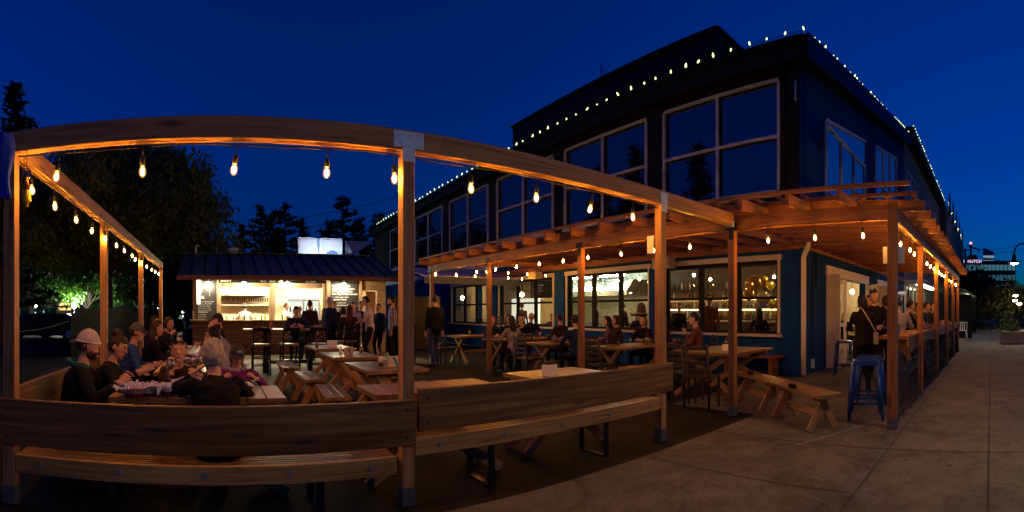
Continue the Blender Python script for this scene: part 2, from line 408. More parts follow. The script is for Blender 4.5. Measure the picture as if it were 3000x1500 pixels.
    capsule(mb, hp((0, .084, .012)), hp((0, .103, -.026)), .008 * k, .0135 * k, 10); mb.ball(hp((0, .078, .028)), (.05 * k, .016 * k, .011 * k), 12, 6, 0, hm)
    mb.ball(hp((0, .085, -.062)), (.024 * k, .014 * k, .012 * k), 10, 6, 0, hm)
    for s in (-1, 1): mb.ball(hp((s * .077, -.006, -.008)), (.010 * k, .02 * k, .032 * k), 8, 8, 0, hm)
    prims.append((hp((0, 0, .01)), hp((0, .02, -.06)), .085 * k, .06 * k, 'skin'))
    tmp = mb.build('tmp_body', SKIN); rm = tmp.modifiers.new('r', 'REMESH'); rm.mode = 'VOXEL'; rm.voxel_size = .0075 if fine else .0155
    sm = tmp.modifiers.new('s', 'SMOOTH'); sm.iterations = 3 if fine else 2; sm.factor = .5
    QUEUE.append(dict(tmp=tmp, tubes=tubes, prims=prims, hp=hp, hm=hm, Hc=Hc, k=k, mats=dict(skin=skin, top=top, bottom=bottom, shoe=shoe), label=label, loc=(x, y, z0), rz=-math.radians(az), sleeve=sleeve, hair=hair, hc=hc, hat=hat, fine=fine, beard=beard, N=N, up=up, fw=fw, bk=bk, extra=extra, P=P, sw=sw))

def segd(p, a, b, r0, r1):
    ab = b - a; t = max(0, min(1, (p - a).dot(ab) / max(ab.length_squared, 1e-9))); return (p - a - ab * t).length - (r0 + (r1 - r0) * t), t
def shell(mb, q, keep, sc, nz=.0, seed=0, off=(0, 0, 0), n=22, m=16):
    if q['fine'] and nz: n, m = 56, 30
    """part of a ball round the skull: keep(direction) -> bool"""
    k, hm, Hc = q['k'], q['hm'], q['Hc']; vs = []; ds = []
    for i in range(m + 1):
        t = PI * i / m - PI / 2
        for j in range(n):
            d = V((math.cos(t) * math.cos(2 * PI * j / n), math.cos(t) * math.sin(2 * PI * j / n), math.sin(t))); ds.append(d)
            r = 1 + nz * mnoise.noise(d * 3.1 + V((seed, 0, 0))) + nz * .5 * mnoise.noise(V((d.x * 9, d.y * 9, d.z * 2 + seed))) + nz * .55 * mnoise.noise(V((d.x * 26, d.y * 26 + seed, d.z * 3)))
            p = V((.074 * sc[0] * d.x, .093 * sc[1] * d.y, .108 * sc[2] * d.z)) * r + V(off)
            vs.append(Hc + (hm @ p) * k)
    fs = []
    for i in range(m):
        for j in range(n):
            f = (i * n + j, i * n + (j + 1) % n, (i + 1) * n + (j + 1) % n, (i + 1) * n + j)
            c = (ds[f[0]] + ds[f[2]]) * .5
            if keep(c): fs.append(f)
    use = sorted({i for f in fs for i in f}); ix = {v: k_ for k_, v in enumerate(use)}
    mb.add([vs[i] for i in use], [tuple(ix[i] for i in f) for f in fs], None, 0, True)
def finish_people():
    dg = bpy.context.evaluated_depsgraph_get()
    for idx, q in enumerate(QUEUE):
        me = bpy.data.meshes.new_from_object(q['tmp'].evaluated_get(dg)); me.name = 'person'
        names = ['skin', 'top', 'bottom', 'shoe']; me.materials.clear()
        for nme in names: me.materials.append(q['mats'][nme])
        me.materials.append(LIPS); me.materials.append(EYEW); me.materials.append(q['hc'])
        hp, k = q['hp'], q['k']
        eyes = [hp((s * .030, .083, .012)) for s in (-1, 1)]; brow = [(hp((s * .016, .092, .030)), hp((s * .046, .080, .031))) for s in (-1, 1)]
        mouth = (hp((-.016, .094, -.064)), hp((.016, .094, -.064))); mi = []
        for p in me.polygons:
            c = p.center; best = 9; z = 'top'; tt = 0
            for a, b, r0, r1, zone in q['prims']:
                d, t = segd(c, a, b, r0, r1)
                if d < best: best, z, tt = d, zone, t
            if z == 'arm': z = 'top' if (q['sleeve'] == 'long' or tt < .55) else 'skin'
            elif z == 'fore': z = 'top' if (q['sleeve'] == 'long' and tt < .93) else 'skin'
            elif z == 'hip': z = 'top'
            i = names.index(z)
            if z == 'skin' and q['fine']:
                if min((c - e).length for e in eyes) < .0085 * k: i = 5
                elif segd(c, *mouth, 0, 0)[0] < .0095 * k: i = 4
                elif min(segd(c, *b_, 0, 0)[0] for b_ in brow) < .0065 * k: i = 6
            mi.append(i)
        cv = {}
        for p, m_ in zip(me.polygons, mi):
            if m_ in (1, 2):
                for vi in p.vertices: cv[vi] = 1
        nr = [v.normal.copy() for v in me.vertices]; cos = [v.co.copy() for v in me.vertices]
        for vi in cv:
            c = cos[vi]; f_ = mnoise.noise(V((c.x * 9, c.y * 9, c.z * 15 + idx))) + .6 * mnoise.noise(V((c.x * 22 + idx, c.y * 22, c.z * 30)))
            cos[vi] = c + nr[vi] * (.010 * f_)
        me.vertices.foreach_set('co', [x_ for c in cos for x_ in c])
        me.polygons.foreach_set('material_index', mi); me.polygons.foreach_set('use_smooth', [True] * len(mi))
        import bmesh
        bm = bmesh.new(); bm.from_mesh(me); tb = q['tubes'].build('t', SKIN); bm.from_mesh(tb.data); bm.to_mesh(me); bm.free(); bpy.data.objects.remove(tb)
        o = bpy.data.objects.new('person', me); COL.objects.link(o); tag(o, q['label'], 'person'); o.location = q['loc']; o.rotation_euler = (0, 0, q['rz'])
        st = q['hair']; sd = idx * 3.7; hb = MB()
        fr = lambda c: not (c.y > .28 and c.z < .52) and not (abs(c.x) > .55 and c.y > .1 and c.z < .1)
        if st in ('short', 'buzz'): shell(hb, q, lambda c: fr(c) and c.z > -.42 + .3 * max(0, c.y), (1.07,) * 3 if st == 'buzz' else (1.13, 1.10, 1.13), .06, sd)
        elif st == 'bald': shell(hb, q, lambda c: c.y < .1 and -.45 < c.z < .45, (1.07, 1.06, 1.05), .05, sd)
        elif st in ('bob', 'long', 'bun', 'pony', 'full'):
            shell(hb, q, lambda c: fr(c) and c.z > (-.95 if st != 'bun' and st != 'pony' else -.5), (1.2, 1.16, 1.16) if st in ('bob', 'long', 'full') else (1.1, 1.1, 1.1), .09 if st == 'full' else .07, sd)
            if st == 'bun': hb.ball(hp((0, -.055, .115)), .045 * k, 12, 8)
            if st in ('bob', 'long'):
                L = .10 if st == 'bob' else .30; R_ = q['hm'].col[0] if False else q['hm'] @ V((1, 0, 0)); F_ = q['hm'] @ V((0, 1, 0)); dn = V((0, 0, -1)); base = hp((0, -.035, -.02))
                bkd = -F_ * (.02 if L < .2 else .07)
                loft(hb, [(base, .082 * k, .07 * k), (base + dn * L * .4 * k + bkd * .5, .088 * k, .06 * k), (base + dn * (L * .8) * k + bkd, .08 * k, .05 * k), (base + dn * (L + .06) * k + bkd, .05 * k, .02 * k)], R_, F_)
            if st == 'pony': hb.tube([hp((0, -.09, .03)), hp((0, -.135, .0)), hp((0, -.14, -.09)), hp((0, -.12, -.16))], [.02 * k, .03 * k, .024 * k, .006 * k], 8)
        if hb.v: 
            h = hb.build('hair', q['hc'], o, local=True)
        if q['beard']:
            bb = MB(); shell(bb, q, lambda c: c.y > -.05 and c.z < -.30 - .25 * max(0, c.y - .3), (.86, 1.02, 1.13), .10, sd, (0, .010, -.016)); bb.build('beard', q['beard'], o, local=True)
        if q['hat']:
            kind, m1, m2 = q['hat']; b1 = MB(); shell(b1, q, lambda c: c.z > .16 + .12 * c.y * (-1 if kind == 'cap_back' else 1), (1.15, 1.13, 1.15), 0, 0, (0, 0, .004), 24, 18)
            if kind == 'helmet':
                b1 = MB(); shell(b1, q, lambda c: c.z > .22, (1.38, 1.42, 1.38), 0, 0, (0, 0, .01), 24, 18)
            co = b1.build('cap' if kind != 'helmet' else 'helmet', m1, o, local=True)
            if kind == 'cap_back':
                b3 = MB(); b3.tube([hp((.087 * math.cos(a), .107 * math.sin(a), .020 - .0125 * math.sin(a))) for a in [2 * PI * j / 20 for j in range(21)]], .006 * k, 6); b3.build('cap_band', WHITE, co, local=True)
                b3 = MB(); b3.ball(hp((0, 0, .129)), .009 * k, 8, 5)
                for a in (0, PI / 3, 2 * PI / 3): b3.tube([hp((.0868 * math.cos(a) * math.cos(t), .107 * math.sin(a) * math.cos(t), .004 + .1255 * math.sin(t))) for t in [.2 + (PI - .4) * j / 12 for j in range(13)]], .0012 * k, 4)
                b3.build('cap_seam', CAPS, co, local=True)
            b2 = MB()
            if kind in ('cap', 'cap_back'):
                sgn = 1 if kind == 'cap' else -1; pts = []
                for j in range(9):
                    a = PI * j / 8; pts.append((.072 * math.cos(a), sgn * (.088 + .075 * math.sin(a)), .022 - .016 * abs(math.cos(a)) ** 2 - .02 * math.sin(a) * (1 if sgn > 0 else .2)))
                for j in range(8, -1, -1):
                    a = PI * j / 8; pts.append((.078 * math.cos(a), sgn * (.05 + .055 * math.sin(a)), .03 - .016 * abs(math.cos(a)) ** 2))
                w = [hp(p) for p in pts]; b2.add(w + [p + q['hm'] @ V((0, 0, .005)) for p in w], [(j, j + 1, 16 - j, 17 - j) for j in range(8)] + [(18 + 17 - j, 18 + 16 - j, 18 + j + 1, 18 + j) for j in range(8)] + [(j, 18 + j, 18 + j + 1, j + 1) for j in range(8)]); b2.build('brim', m2, co, local=True)
            else:
                for xx in (-.055, -.02, .02, .055):
                    b2.tube([hp((xx, .125 * math.cos(a) * (1 - abs(xx) * 3), .06 + .092 * math.sin(a) * (1 - abs(xx) * 1.5))) for a in [PI * j / 8 for j in range(9)]], .009 * k, 6)
                b2.build('helmet_rib', m2, co, local=True)
        if q['extra']: q['extra'](q, o)
    for q in QUEUE: bpy.data.objects.remove(q['tmp'])
def hood(mat):
    def f(q, o):
        b = MB(); k = q['k']; c = q['N'] - q['up'] * .01 * k - q['fw'] * .04 * k; b.tube([c + V((math.cos(a) * .10, math.sin(a) * .085, .01 - .03 * math.sin(a))) * k for a in [2 * PI * j / 14 for j in range(15)]], .026 * k, 8); b.build('hood', mat, o, local=True)
    return f
def shades(q, o):
    b = MB(); hp = q['hp']
    for s in (-1, 1): b.ball(hp((s * .034, .068, .088)), (.03, .012, .018), 10, 6, 0, q['hm'])
    b.tube([hp((-.078, 0, .07)), hp((-.06, .06, .09)), hp((0, .078, .092)), hp((.06, .06, .09)), hp((.078, 0, .07))], .005, 6); b.build('sunglasses', M('black lens', (.01, .01, .012), .08), o, local=True)
def redfront(q, o):
    hood(C_GREY)(q, o); b = MB(); k = q['k']; P, up, fw = q['P'], q['up'], q['fw']; c = P + up * .30 * k + fw * .115 * k * q['bk']
    b.ball(c, (.055 * k, .02 * k, .10 * k), 10, 8); b.build('shirt', C_RED, o, local=True)
def ring(q, o): pass
CAPW = M('white mesh cap', (.40, .36, .42), .8, var=.15); CAPS = M('cap seam', (.26, .23, .27), .85)
CAPG = M('grey cap', (.09, .085, .085), .85); CAPN = M('navy cap', (.012, .015, .035), .85); CAPL = M('pale blue grey cap', (.38, .40, .48), .85); HELM = M('black helmet shell', (.012, .012, .014), .3); HELS = M('silver helmet rib', (.4, .42, .46), .3)
def logo(q, o):
    redfront(q, o); b = MB(); hp = q['hp']; b.ball(hp((-.022, .098, .062)), (.028, .01, .018), 10, 6, 0, q['hm']); b.build('cap_badge', M('pale blue badge', (.12, .32, .72), .6), o, local=True)
# left tables
person('bearded man in a white mesh cap worn backwards and a black hooded jacket', -1.24, 4.03, 80, 'sit', 1.78, .33, .24, .15, .02, hair='short', hc=H_BRN, hat=('cap_back', CAPW, CAPN), bulk=1.14, fine=True, beard=hairm('reddish beard', (.09, .04, .022)), extra=hood(cloth('teal hood lining', (.01, .10, .11))), lh=(-.12, .45, .80), rh=(.2, .42, .80), shoe=SNEAK)
person('woman with a bun and a black coat looking down at her food', -1.12, 4.52, 84, 'sit', 1.68, .34, .30, .25, .38, hair='bun', hc=H_BRN, fem=True, fine=True, rh=(.36, .42, .86), lh=(.1, .42, .82), bulk=1.08)
person('man in a dark grey cap and blue denim jacket at the side bench', -1.18, 6.30, 84, 'sit', 1.74, .36, .22, 0, .1, hair='short', hat=('cap', CAPG, CAPN), top=C_BLUE, fine=True)
person('woman in a black coat with dark hair in profile behind the denim jacket', -1.0, 7.1, 80, 'sit', 1.7, .40, .2, 0, .08, hair='long', hc=H_BRN, fem=True, bulk=1.12)
person('dark haired person farthest along the side bench, hand raised', -1.2, 8.6, 85, 'sit', 1.75, .42, .15, 0, 0, hair='short', hc=H_BLK, rh=(.2, .4, 1.0))
person('brown haired person leaning in beside the farthest side bench diner', -1.05, 9.15, 100, 'sit', 1.72, .42, .25, 0, .1, hair='full', hc=H_BRN, top=C_BRN)
person('blonde woman with sunglasses on her head and a hand at her chin', -.37, 5.0, 177, 'sit', 1.66, .33, .5, 0, -.05, hair='pony', hc=H_BLD, fem=True, fine=True, top=C_BRN, extra=shades, rh=(.07, .34, .80), lh=(-.2, .36, .78), bulk=1.06)
person('grey haired diner in a black coat seen from behind', .03, 3.47, -14, 'sit', 1.72, .33, .34, -.15, .12, hair='full', hc=H_GRY, fine=True, bulk=1.12, lh=(-.13, .36, .90), rh=(.2, .38, .78))
person('child in a navy cap and purple fleece over a red shirt', .19, 4.70, 178, 'sit', 1.40, .38, .22, 0, .3, hair='bob', hc=H_BRN, hat=('cap', CAPN, CAPN), top=C_PURP, fine=True, extra=logo, rh=(.16, .3, .78), lh=(-.16, .3, .78))
person('woman with a black bob and lavender top facing along the second table', .12, 6.15, -86, 'sit', 1.66, .36, .25, 0, .15, hair='bob', hc=H_BLK, fem=True, top=C_LAV, fine=True)
person('balding man in a grey shirt leaning over the second table', .25, 7.3, -78, 'sit', 1.76, .42, .45, 0, .1, hair='bald', hc=H_BRN, top=C_GREY)
person('diner in a dark cap at the far end of the second table', .12, 9.0, -90, 'sit', 1.75, .46, .1, 0, .05, hair='short', hat=('cap', CAPN, CAPN), top=C_BRN)
# by the kiosk
person('man in a blue sweater sitting head down at the high table', 1.93, 11.78, 188, 'sit', 1.76, .66, .28, 0, .42, hair='buzz', hc=H_BLK, top=C_NAVY, bottom=C_JEAN, rh=(.13, .38, 1.05), lh=(-.13, .38, 1.05))
person('big man in a pale cap and dark jacket standing near the menu board', 3.0, 12.85, 55, 'stand', 1.80, hair='short', hc=H_GRY, hat=('cap', CAPL, CAPL), top=C_NAVY, bulk=1.22)
person('dark haired person sitting just right of the big man in the cap', 3.28, 12.5, 25, 'sit', 1.66, .66, .1, hair='full', hc=H_BLK, top=C_BRN)
person('long haired woman in dark brown on the cross back stool', 3.28, 11.82, 15, 'sit', 1.70, .68, .05, hair='long', hc=H_RED, fem=True, top=C_BRN)
person('person in a lavender shirt facing out between the standing customers', 3.75, 13.1, 205, 'stand', 1.68, hair='short', hc=H_BLK, top=C_LAV)
person('black haired man in a white short sleeved shirt standing in profile', 3.82, 11.85, -75, 'stand', 1.81, lean=.1, nod=.15, hair='short', hc=H_BLK, top=C_PINK, sleeve='short', rh=(.12, .35, 1.08), lh=(-.12, .38, 1.1))
person('shorter man in blue behind the white shirted man', 4.42, 12.9, -125, 'stand', 1.64, hair='short', hc=H_BLK, top=C_NAVY)
person('man in a blue plaid shirt standing beside the tall cedar post', 4.62, 12.35, -75, 'stand', 1.81, hair='short', hc=H_BLK, top=C_PLAID, beard=H_BLK)
person('man in a black jacket and jeans walking away across the patio', 5.33, 11.2, 2, 'stand', 1.83, hair='short', hc=H_BRN, top=C_BLK, bottom=C_JEAN, bulk=1.1, step=.13)
person('cook in white with dark hair working at the kitchen back shelf', 1.0, 17.2, 0, 'stand', 1.70, hair='short', hc=H_BLK, top=C_WHITE, hat=('cap_back', CAPN, CAPN), sleeve='short', rh=(.28, .3, 1.0), lh=(-.28, .3, 1.0))
person('server in a white t-shirt behind the right hand hatch', 2.33, 16.5, 95, 'stand', 1.72, hair='short', hc=H_BRN, top=C_WHITE, sleeve='short', rh=(.12, .36, 1.16), lh=(-.1, .36, 1.16))
person('fair haired customer in beige ordering at the counter', 2.58, 15.1, 12, 'stand', 1.6, hair='short', hc=H_BLD, top=C_BEI)
person('person in black with folded arms behind the big man in the pale cap', 3.35, 13.7, 190, 'stand', 1.72, hair='short', hc=H_BRN, rh=(-.1, .24, 1.1), lh=(.1, .24, 1.1))
person('dark haired customer in black between the lavender shirt and the white shirted man', 4.05, 13.4, 200, 'stand', 1.7, hair='full', hc=H_BLK, fem=True)
person('customer in a brown jacket reading the menu board', 2.62, 13.6, 8, 'stand', 1.74, hair='short', hc=H_BRN, top=C_BRN)
# along the restaurant front
person('diner in a grey top seen from behind on a slat back chair', 6.2, 9.0, 8, 'sit', 1.66, .45, .12, .1, .1, hair='long', hc=H_BLK, fem=True, top=C_GREY)
person('auburn haired diner facing out past the pergola post', 6.5, 10.5, 175, 'sit', 1.68, .45, .15, hair='full', hc=H_RED, top=C_NAVY)
person('dark haired diner in black facing the grey topped woman', 7.0, 10.45, 188, 'sit', 1.7, .45, .12, hair='full', hc=H_BLK, top=C_BLK)
person('second diner in black beside her, arm raised', 7.42, 10.5, 195, 'sit', 1.72, .45, .2, hair='short', hc=H_BLK, top=C_BLK, rh=(.1, .34, .98))
person('fair haired person in a dark coat turned toward the window', 7.95, 10.8, 60, 'sit', 1.7, .5, .25, hair='short', hc=H_BLD, top=C_BLK)
person('woman in purple with long dark hair in profile', 7.5, 7.25, -38, 'sit', 1.66, .45, .12, 0, .08, hair='long', hc=H_BLK, fem=True, top=cloth('dull purple blouse', (.10, .045, .12)))
person('dark haired companion just behind the woman in purple', 7.95, 7.45, -45, 'sit', 1.68, .45, .1, hair='full', hc=H_BRN, top=C_BRN)
person('cyclist in a black helmet and red plaid shirt, hand at chin', 8.3, 5.58, -42, 'sit', 1.78, .45, .12, 0, .05, hair='short', hc=H_BLK, hat=('helmet', HELM, HELS), top=C_RPL, lh=(-.02, .27, .95), rh=(.2, .4, .8))
person('dark haired diner half hidden by the thick cedar post', 8.42, 6.5, -60, 'sit', 1.72, .45, .12, hair='full', hc=H_BLK, top=C_BRN, skin=SKIN2)
# indoors
person('silhouetted man in a peaked cap standing inside the third window', 12.0, 12.4, -48, 'stand', 1.78, hair='short', hc=H_BLK, hat=('cap', CAPN, CAPN))
person('kitchen worker in black bending inside the third window', 12.0, 10.95, -20, 'stand', 1.72, lean=.2, hair='short', hc=H_BLK)
person('woman seated inside below the hanging straw hat', 11.0, 9.55, 225, 'sit', 1.66, .55, hair='long', hc=H_BLK, fem=True)
person('orange lit man leaning inside the bar window', 11.2, 8.25, 215, 'stand', 1.66, lean=.2, hair='short', hc=H_BLK)
person('tall man in a plaid shirt standing inside the bar window', 10.7, 6.87, 235, 'stand', 1.86, hair='short', hc=H_BLK, top=C_RPL)
person('woman with long black hair sitting inside beside the balloons', 10.7, 5.42, 62, 'sit', 1.66, .62, hair='long', hc=H_BLK, fem=True)
person('silhouetted man standing inside the second window', 11.2, 15.7, 60, 'stand', 1.76, hair='short', hc=H_BLK)
person('short haired diner inside at the edge of the second window', 10.5, 12.95, 240, 'sit', 1.6, .5, hair='short', hc=H_BLK, top=C_RPL)
# street terrace
person('woman in a black open backed dress standing at the bar ledge', 7.72, 2.05, 62, 'stand', 1.69, hair='bob', hc=H_BLK, fem=True, sleeve='long', rh=(.09, .3, 1.12), lh=(-.1, .32, 1.08))
person('tall man in a black shirt facing her across the ledge', 9.15, 2.2, 255, 'stand', 1.82, hair='full', hc=H_BRN, rh=(.12, .3, 1.12), lh=(-.12, .3, 1.12))
person('man in a grey shirt sitting on a blue stool behind the corner post', 9.42, 1.8, 80, 'sit', 1.78, .76, .15, hair='short', hc=H_BLK, top=C_GREY, bulk=1.1)
person('curly haired customer in floral bent over the ledge', 11.1, 1.82, 215, 'sit', 1.72, .76, .35, 0, .35, hair='full', hc=H_BLK, top=C_FLOR)
person('customer in a navy top past the second street post', 12.42, 1.75, 170, 'sit', 1.72, .76, .15, 0, .1, hair='short', hc=H_BRN, top=C_NAVY)
person('blonde woman sitting just inside the open doors', 15.0, 4.6, 205, 'sit', 1.66, .52, hair='long', hc=H_BLD, fem=True)

person('dark jacketed diner beside the glowing phone table end', 7.62, 9.0, 0, 'sit', 1.74, .45, .15, .3, .1, hair='short', hc=H_BRN, top=C_BRN)
person('diner in navy sitting with back to the second terrace post', 6.35, 7.05, 10, 'sit', 1.72, .45, .12, .4, 0, hair='short', hc=H_BLK, top=C_NAVY)
person('diner in black at the wall side of the helmet rider table', 8.25, 6.95, -100, 'sit', 1.7, .45, .15, hair='full', hc=H_BLK, fem=True)
person('standing customer in black talking past the tall man on the street terrace', 10.2, 2.6, 230, 'stand', 1.76, hair='short', hc=H_BLK)
person('customer in brown sitting past the navy topped one on the ledge', 13.6, 1.75, 200, 'sit', 1.72, .76, .2, hair='full', hc=H_BRN, top=C_BRN)
person('customer in black farthest along the bar ledge', 14.9, 1.78, 160, 'sit', 1.74, .76, .15, hair='short', hc=H_BLK)
person('person in a dark dress standing between the stools on the street terrace', 11.9, 2.5, 200, 'stand', 1.66, hair='long', hc=H_BLK, fem=True)

person('customer in black between the grey shirted man and the floral top', 10.3, 1.85, 150, 'sit', 1.74, .76, .25, hair='short', hc=H_BLK)
person('customer in brown standing behind the grey shirted man', 9.9, 2.15, 140, 'stand', 1.74, hair='full', hc=H_BRN, top=C_BRN)
finish_people()
# ------------------------------------------------------------------ surveying: one eye point, cylindrical picture
F0, Y00, XL0, EYE = 1445., 914., 633., 1.38
def ray(px): a = (px - XL0) / F0; return math.sin(a), math.cos(a)
def onx(px, py, X): s, c = ray(px); r = X / s; return V((X, r * c, EYE + (Y00 - py) / F0 * r))
def ony(px, py, Y): s, c = ray(px); r = Y / c; return V((r * s, Y, EYE + (Y00 - py) / F0 * r))
def gnd(px, py, z=0): s, c = ray(px); r = (EYE - z) * F0 / (py - Y00); return V((r * s, r * c, z))
def far(px, r, z=0): s, c = ray(px); return V((r * s, r * c, z))
def zpx(py, r): return EYE + (Y00 - py) / F0 * r

# ------------------------------------------------------------------ ground
def ground_mat(name, c0, c1, scale, joint=None, rough=.85, grit=.5):
    m, nt, out = newmat(name); b = nt.nodes.new('ShaderNodeBsdfPrincipled'); nt.links.new(b.outputs[0], out.inputs[0])
    tc = nt.nodes.new('ShaderNodeTexCoord'); vec = tc.outputs['Object']
    n1 = noise_node(nt, vec, scale, 6, .6); n2 = noise_node(nt, vec, 60, 3, .7)
    c = ramp(nt, n1.outputs['Fac'], [(.3, c0), (.7, c1)])
    g = ramp(nt, n2.outputs['Fac'], [(.35, (1 - grit,) * 3), (.6, (1.0,) * 3)])
    mx = nt.nodes.new('ShaderNodeMix'); mx.data_type = 'RGBA'; mx.blend_type = 'MULTIPLY'; mx.inputs[0].default_value = .8
    nt.links.new(c, mx.inputs[6]); nt.links.new(g, mx.inputs[7])
    n3 = noise_node(nt, vec, .9, 8, .72, 1.5)
    st = ramp(nt, n3.outputs['Fac'], [(.40, (.55, .52, .5)), (.52, (1, 1, 1))])
    mx2 = nt.nodes.new('ShaderNodeMix'); mx2.data_type = 'RGBA'; mx2.blend_type = 'MULTIPLY'; mx2.inputs[0].default_value = .7
    nt.links.new(mx.outputs[2], mx2.inputs[6]); nt.links.new(st, mx2.inputs[7])
    vo = nt.nodes.new('ShaderNodeTexVoronoi'); vo.inputs['Scale'].default_value = 2.6; nt.links.new(vec, vo.inputs['Vector'])
    sp = ramp(nt, vo.outputs['Distance'], [(.05, (.35, .33, .3)), (.075, (1, 1, 1))])
    n4 = noise_node(nt, vec, 3.3, 9, .75, .8); pz = ramp(nt, n4.outputs['Fac'], [(.36, (.72, .7, .68)), (.5, (1, 1, 1)), (.66, (1.18, 1.17, 1.14))])
    for k_ in (sp, pz):
        m3 = nt.nodes.new('ShaderNodeMix'); m3.data_type = 'RGBA'; m3.blend_type = 'MULTIPLY'; m3.inputs[0].default_value = 1
        nt.links.new(mx2.outputs[2], m3.inputs[6]); nt.links.new(k_, m3.inputs[7]); mx2 = m3
    nt.links.new(mx2.outputs[2], b.inputs['Base Color']); b.inputs['Roughness'].default_value = rough; b.inputs['Specular IOR Level'].default_value = .2
    bumped(nt, n2.outputs['Fac'], .5, .004, b); return m
SIDEW = ground_mat('sidewalk concrete', (.125, .118, .098), (.20, .188, .158), .7)
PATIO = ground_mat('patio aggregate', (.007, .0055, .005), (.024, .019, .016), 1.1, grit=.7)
LITFLOOR = ground_mat('kiosk lit floor concrete', (.10, .085, .05), (.17, .145, .09), .9)  # paler, yellower floor: the kiosk's pool of light is put into the colour
ASPH = ground_mat('asphalt', (.035, .037, .04), (.06, .062, .065), .8)
g = MB(); g.quad((-400, -400, -.02), (600, -400, -.02), (600, 600, -.02), (-400, 600, -.02)); tag(g.build('parking_lot', ASPH), kind='structure')
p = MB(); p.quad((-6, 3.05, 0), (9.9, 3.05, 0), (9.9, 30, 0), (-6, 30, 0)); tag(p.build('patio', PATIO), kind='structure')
q = MB(); q.quad((-1.1, 12.0, .004), (5.9, 12.0, .004), (5.9, 16, .004), (-1.1, 16, .004)); tag(q.build('kiosk_lit_floor', LITFLOOR), kind='structure')
sw = MB()
for a in ((-40, -9, 90, 1.02), (4.83, 1.025, 9.64, 3.04), (5.9, 3.045, 9.64, 4.45), (9.645, 1.025, 90, 3.93)):
    sw.quad((a[0], a[1], .004), (a[2], a[1], .004), (a[2], a[3], .004), (a[0], a[3], .004))
sw.quad((-40, 1.025, .004), (4.825, 1.025, .004), (4.825, 3.04, .004), (-40, 3.04, .004))
for k in range(13): pass
tag(sw.build('sidewalk', SIDEW), kind='structure')
JOINT = M('dark joint gap', (.035, .03, .027), .9, bump=0)  # flat dark strips for slab joints and cracks
jm = MB()
def strip(a, b, w, z=.008):
    a, b = V((*a, z)), V((*b, z)); d = (b - a).normalized(); n = V((-d.y, d.x, 0)) * w / 2
    jm.quad(a - n, b - n, b + n, a + n)
strip((-40, 1.02), (90, 1.02), .013); strip((-40, 0.02), (90, 0.02), .02); strip((-40, -1.2), (90, -1.2), .018); strip((-40, -2.4), (90, -2.4), .018)
for x in (-6, -3.6, -1.2, 1.2, 3.6): strip((x, 1.03), (x, 3.03), .012)
for x in (1.5, 3.0, 4.83, 6.4, 8.0, 9.6, 11.2, 12.8, 14.4, 16, 17.6, 19.2, 20.8, 24): strip((x, -9), (x, .99 if x != 4.83 else 3.03), .02)
for x in (6.4, 8.0): strip((x, 1.05), (x, 3.03), .012)
# hairline cracks wander over the slabs
for st, dr, n in (((4.9, 2.95), (-.25, -1), 9), ((6.2, .95), (.6, -1), 8), ((3.4, 2.4), (1, -.45), 7), ((9.5, .4), (1, -.3), 8)):
    q = V((*st, 0)); dv = V((*dr, 0)).normalized()
    for i in range(n):
        q2 = q + (dv + V((R.uniform(-.5, .5), R.uniform(-.5, .5), 0))) * .2; strip((q.x, q.y), (q2.x, q2.y), .005, .0085); q = q2
tag(jm.build('pavement_joints', JOINT), kind='structure')
pl = MB(); a, b = V((4.7, 1.95, .0095)), V((6.05, 1.42, .0095)); n = V((.02, .05, 0)).normalized() * .012
pl.quad(a - n, b - n, b + n, a + n); tag(pl.build('painted_line', M('worn white line', (.30, .28, .25), .9)), kind='structure')

# ------------------------------------------------------------------ restaurant
def zA(y, z): return EYE + (z - EYE) * (1 - .0042 * (y - 4.4))
def shear(mb): mb.v = [(x, y, zA(y, z)) for x, y, z in mb.v]; return mb
def holed_wall(mb, P, u0, u1, v0, v1, holes, t, mi=0):
    """wall with openings; P(u,v,d) -> point, d the depth into the wall"""
    us = sorted({u0, u1, *[h[0] for h in holes], *[h[1] for h in holes]}); vs = sorted({v0, v1, *[h[2] for h in holes], *[h[3] for h in holes]})
    for i in range(len(us) - 1):
        for j in range(len(vs) - 1):
            a, b, c, d = us[i], us[i + 1], vs[j], vs[j + 1]
            if any(h[0] <= a and b <= h[1] and h[2] <= c and d <= h[3] for h in holes): continue
            for k in (0, t): mb.quad(P(a, c, k), P(b, c, k), P(b, d, k), P(a, d, k), mi)
    for h in holes:
        a, b, c, d = h
        mb.quad(P(a, c, 0), P(a, d, 0), P(a, d, t), P(a, c, t), mi); mb.quad(P(b, c, 0), P(b, d, 0), P(b, d, t), P(b, c, t), mi)
        mb.quad(P(a, c, 0), P(b, c, 0), P(b, c, t), P(a, c, t), mi); mb.quad(P(a, d, 0), P(b, d, 0), P(b, d, t), P(a, d, t), mi)
XW, YW = 9.67, 3.95
rest = thing('restaurant_building', 'two storey navy blue restaurant with big white framed windows and a sloping roof', 'restaurant', (XW, YW, 0))
LOW = [(4.45, 7.5), (8.04, 11.17), (11.86, 14.9), (15.75, 18.6)]
UPP = [(4.42, 7.52), (8.1, 11.27), (11.86, 15.05), (15.7, 18.82), (19.55, 22.55), (23.3, 26.2)]
A = lambda u, v, d: (XW + d, u, v)
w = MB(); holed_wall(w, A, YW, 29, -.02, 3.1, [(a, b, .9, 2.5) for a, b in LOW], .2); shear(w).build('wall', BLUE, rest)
w = MB(); holed_wall(w, A, YW, 29, 3.1, 7.0, [(a, b, 3.98, 6.38) for a, b in UPP], .2); shear(w).build('wall', NAVY, rest)
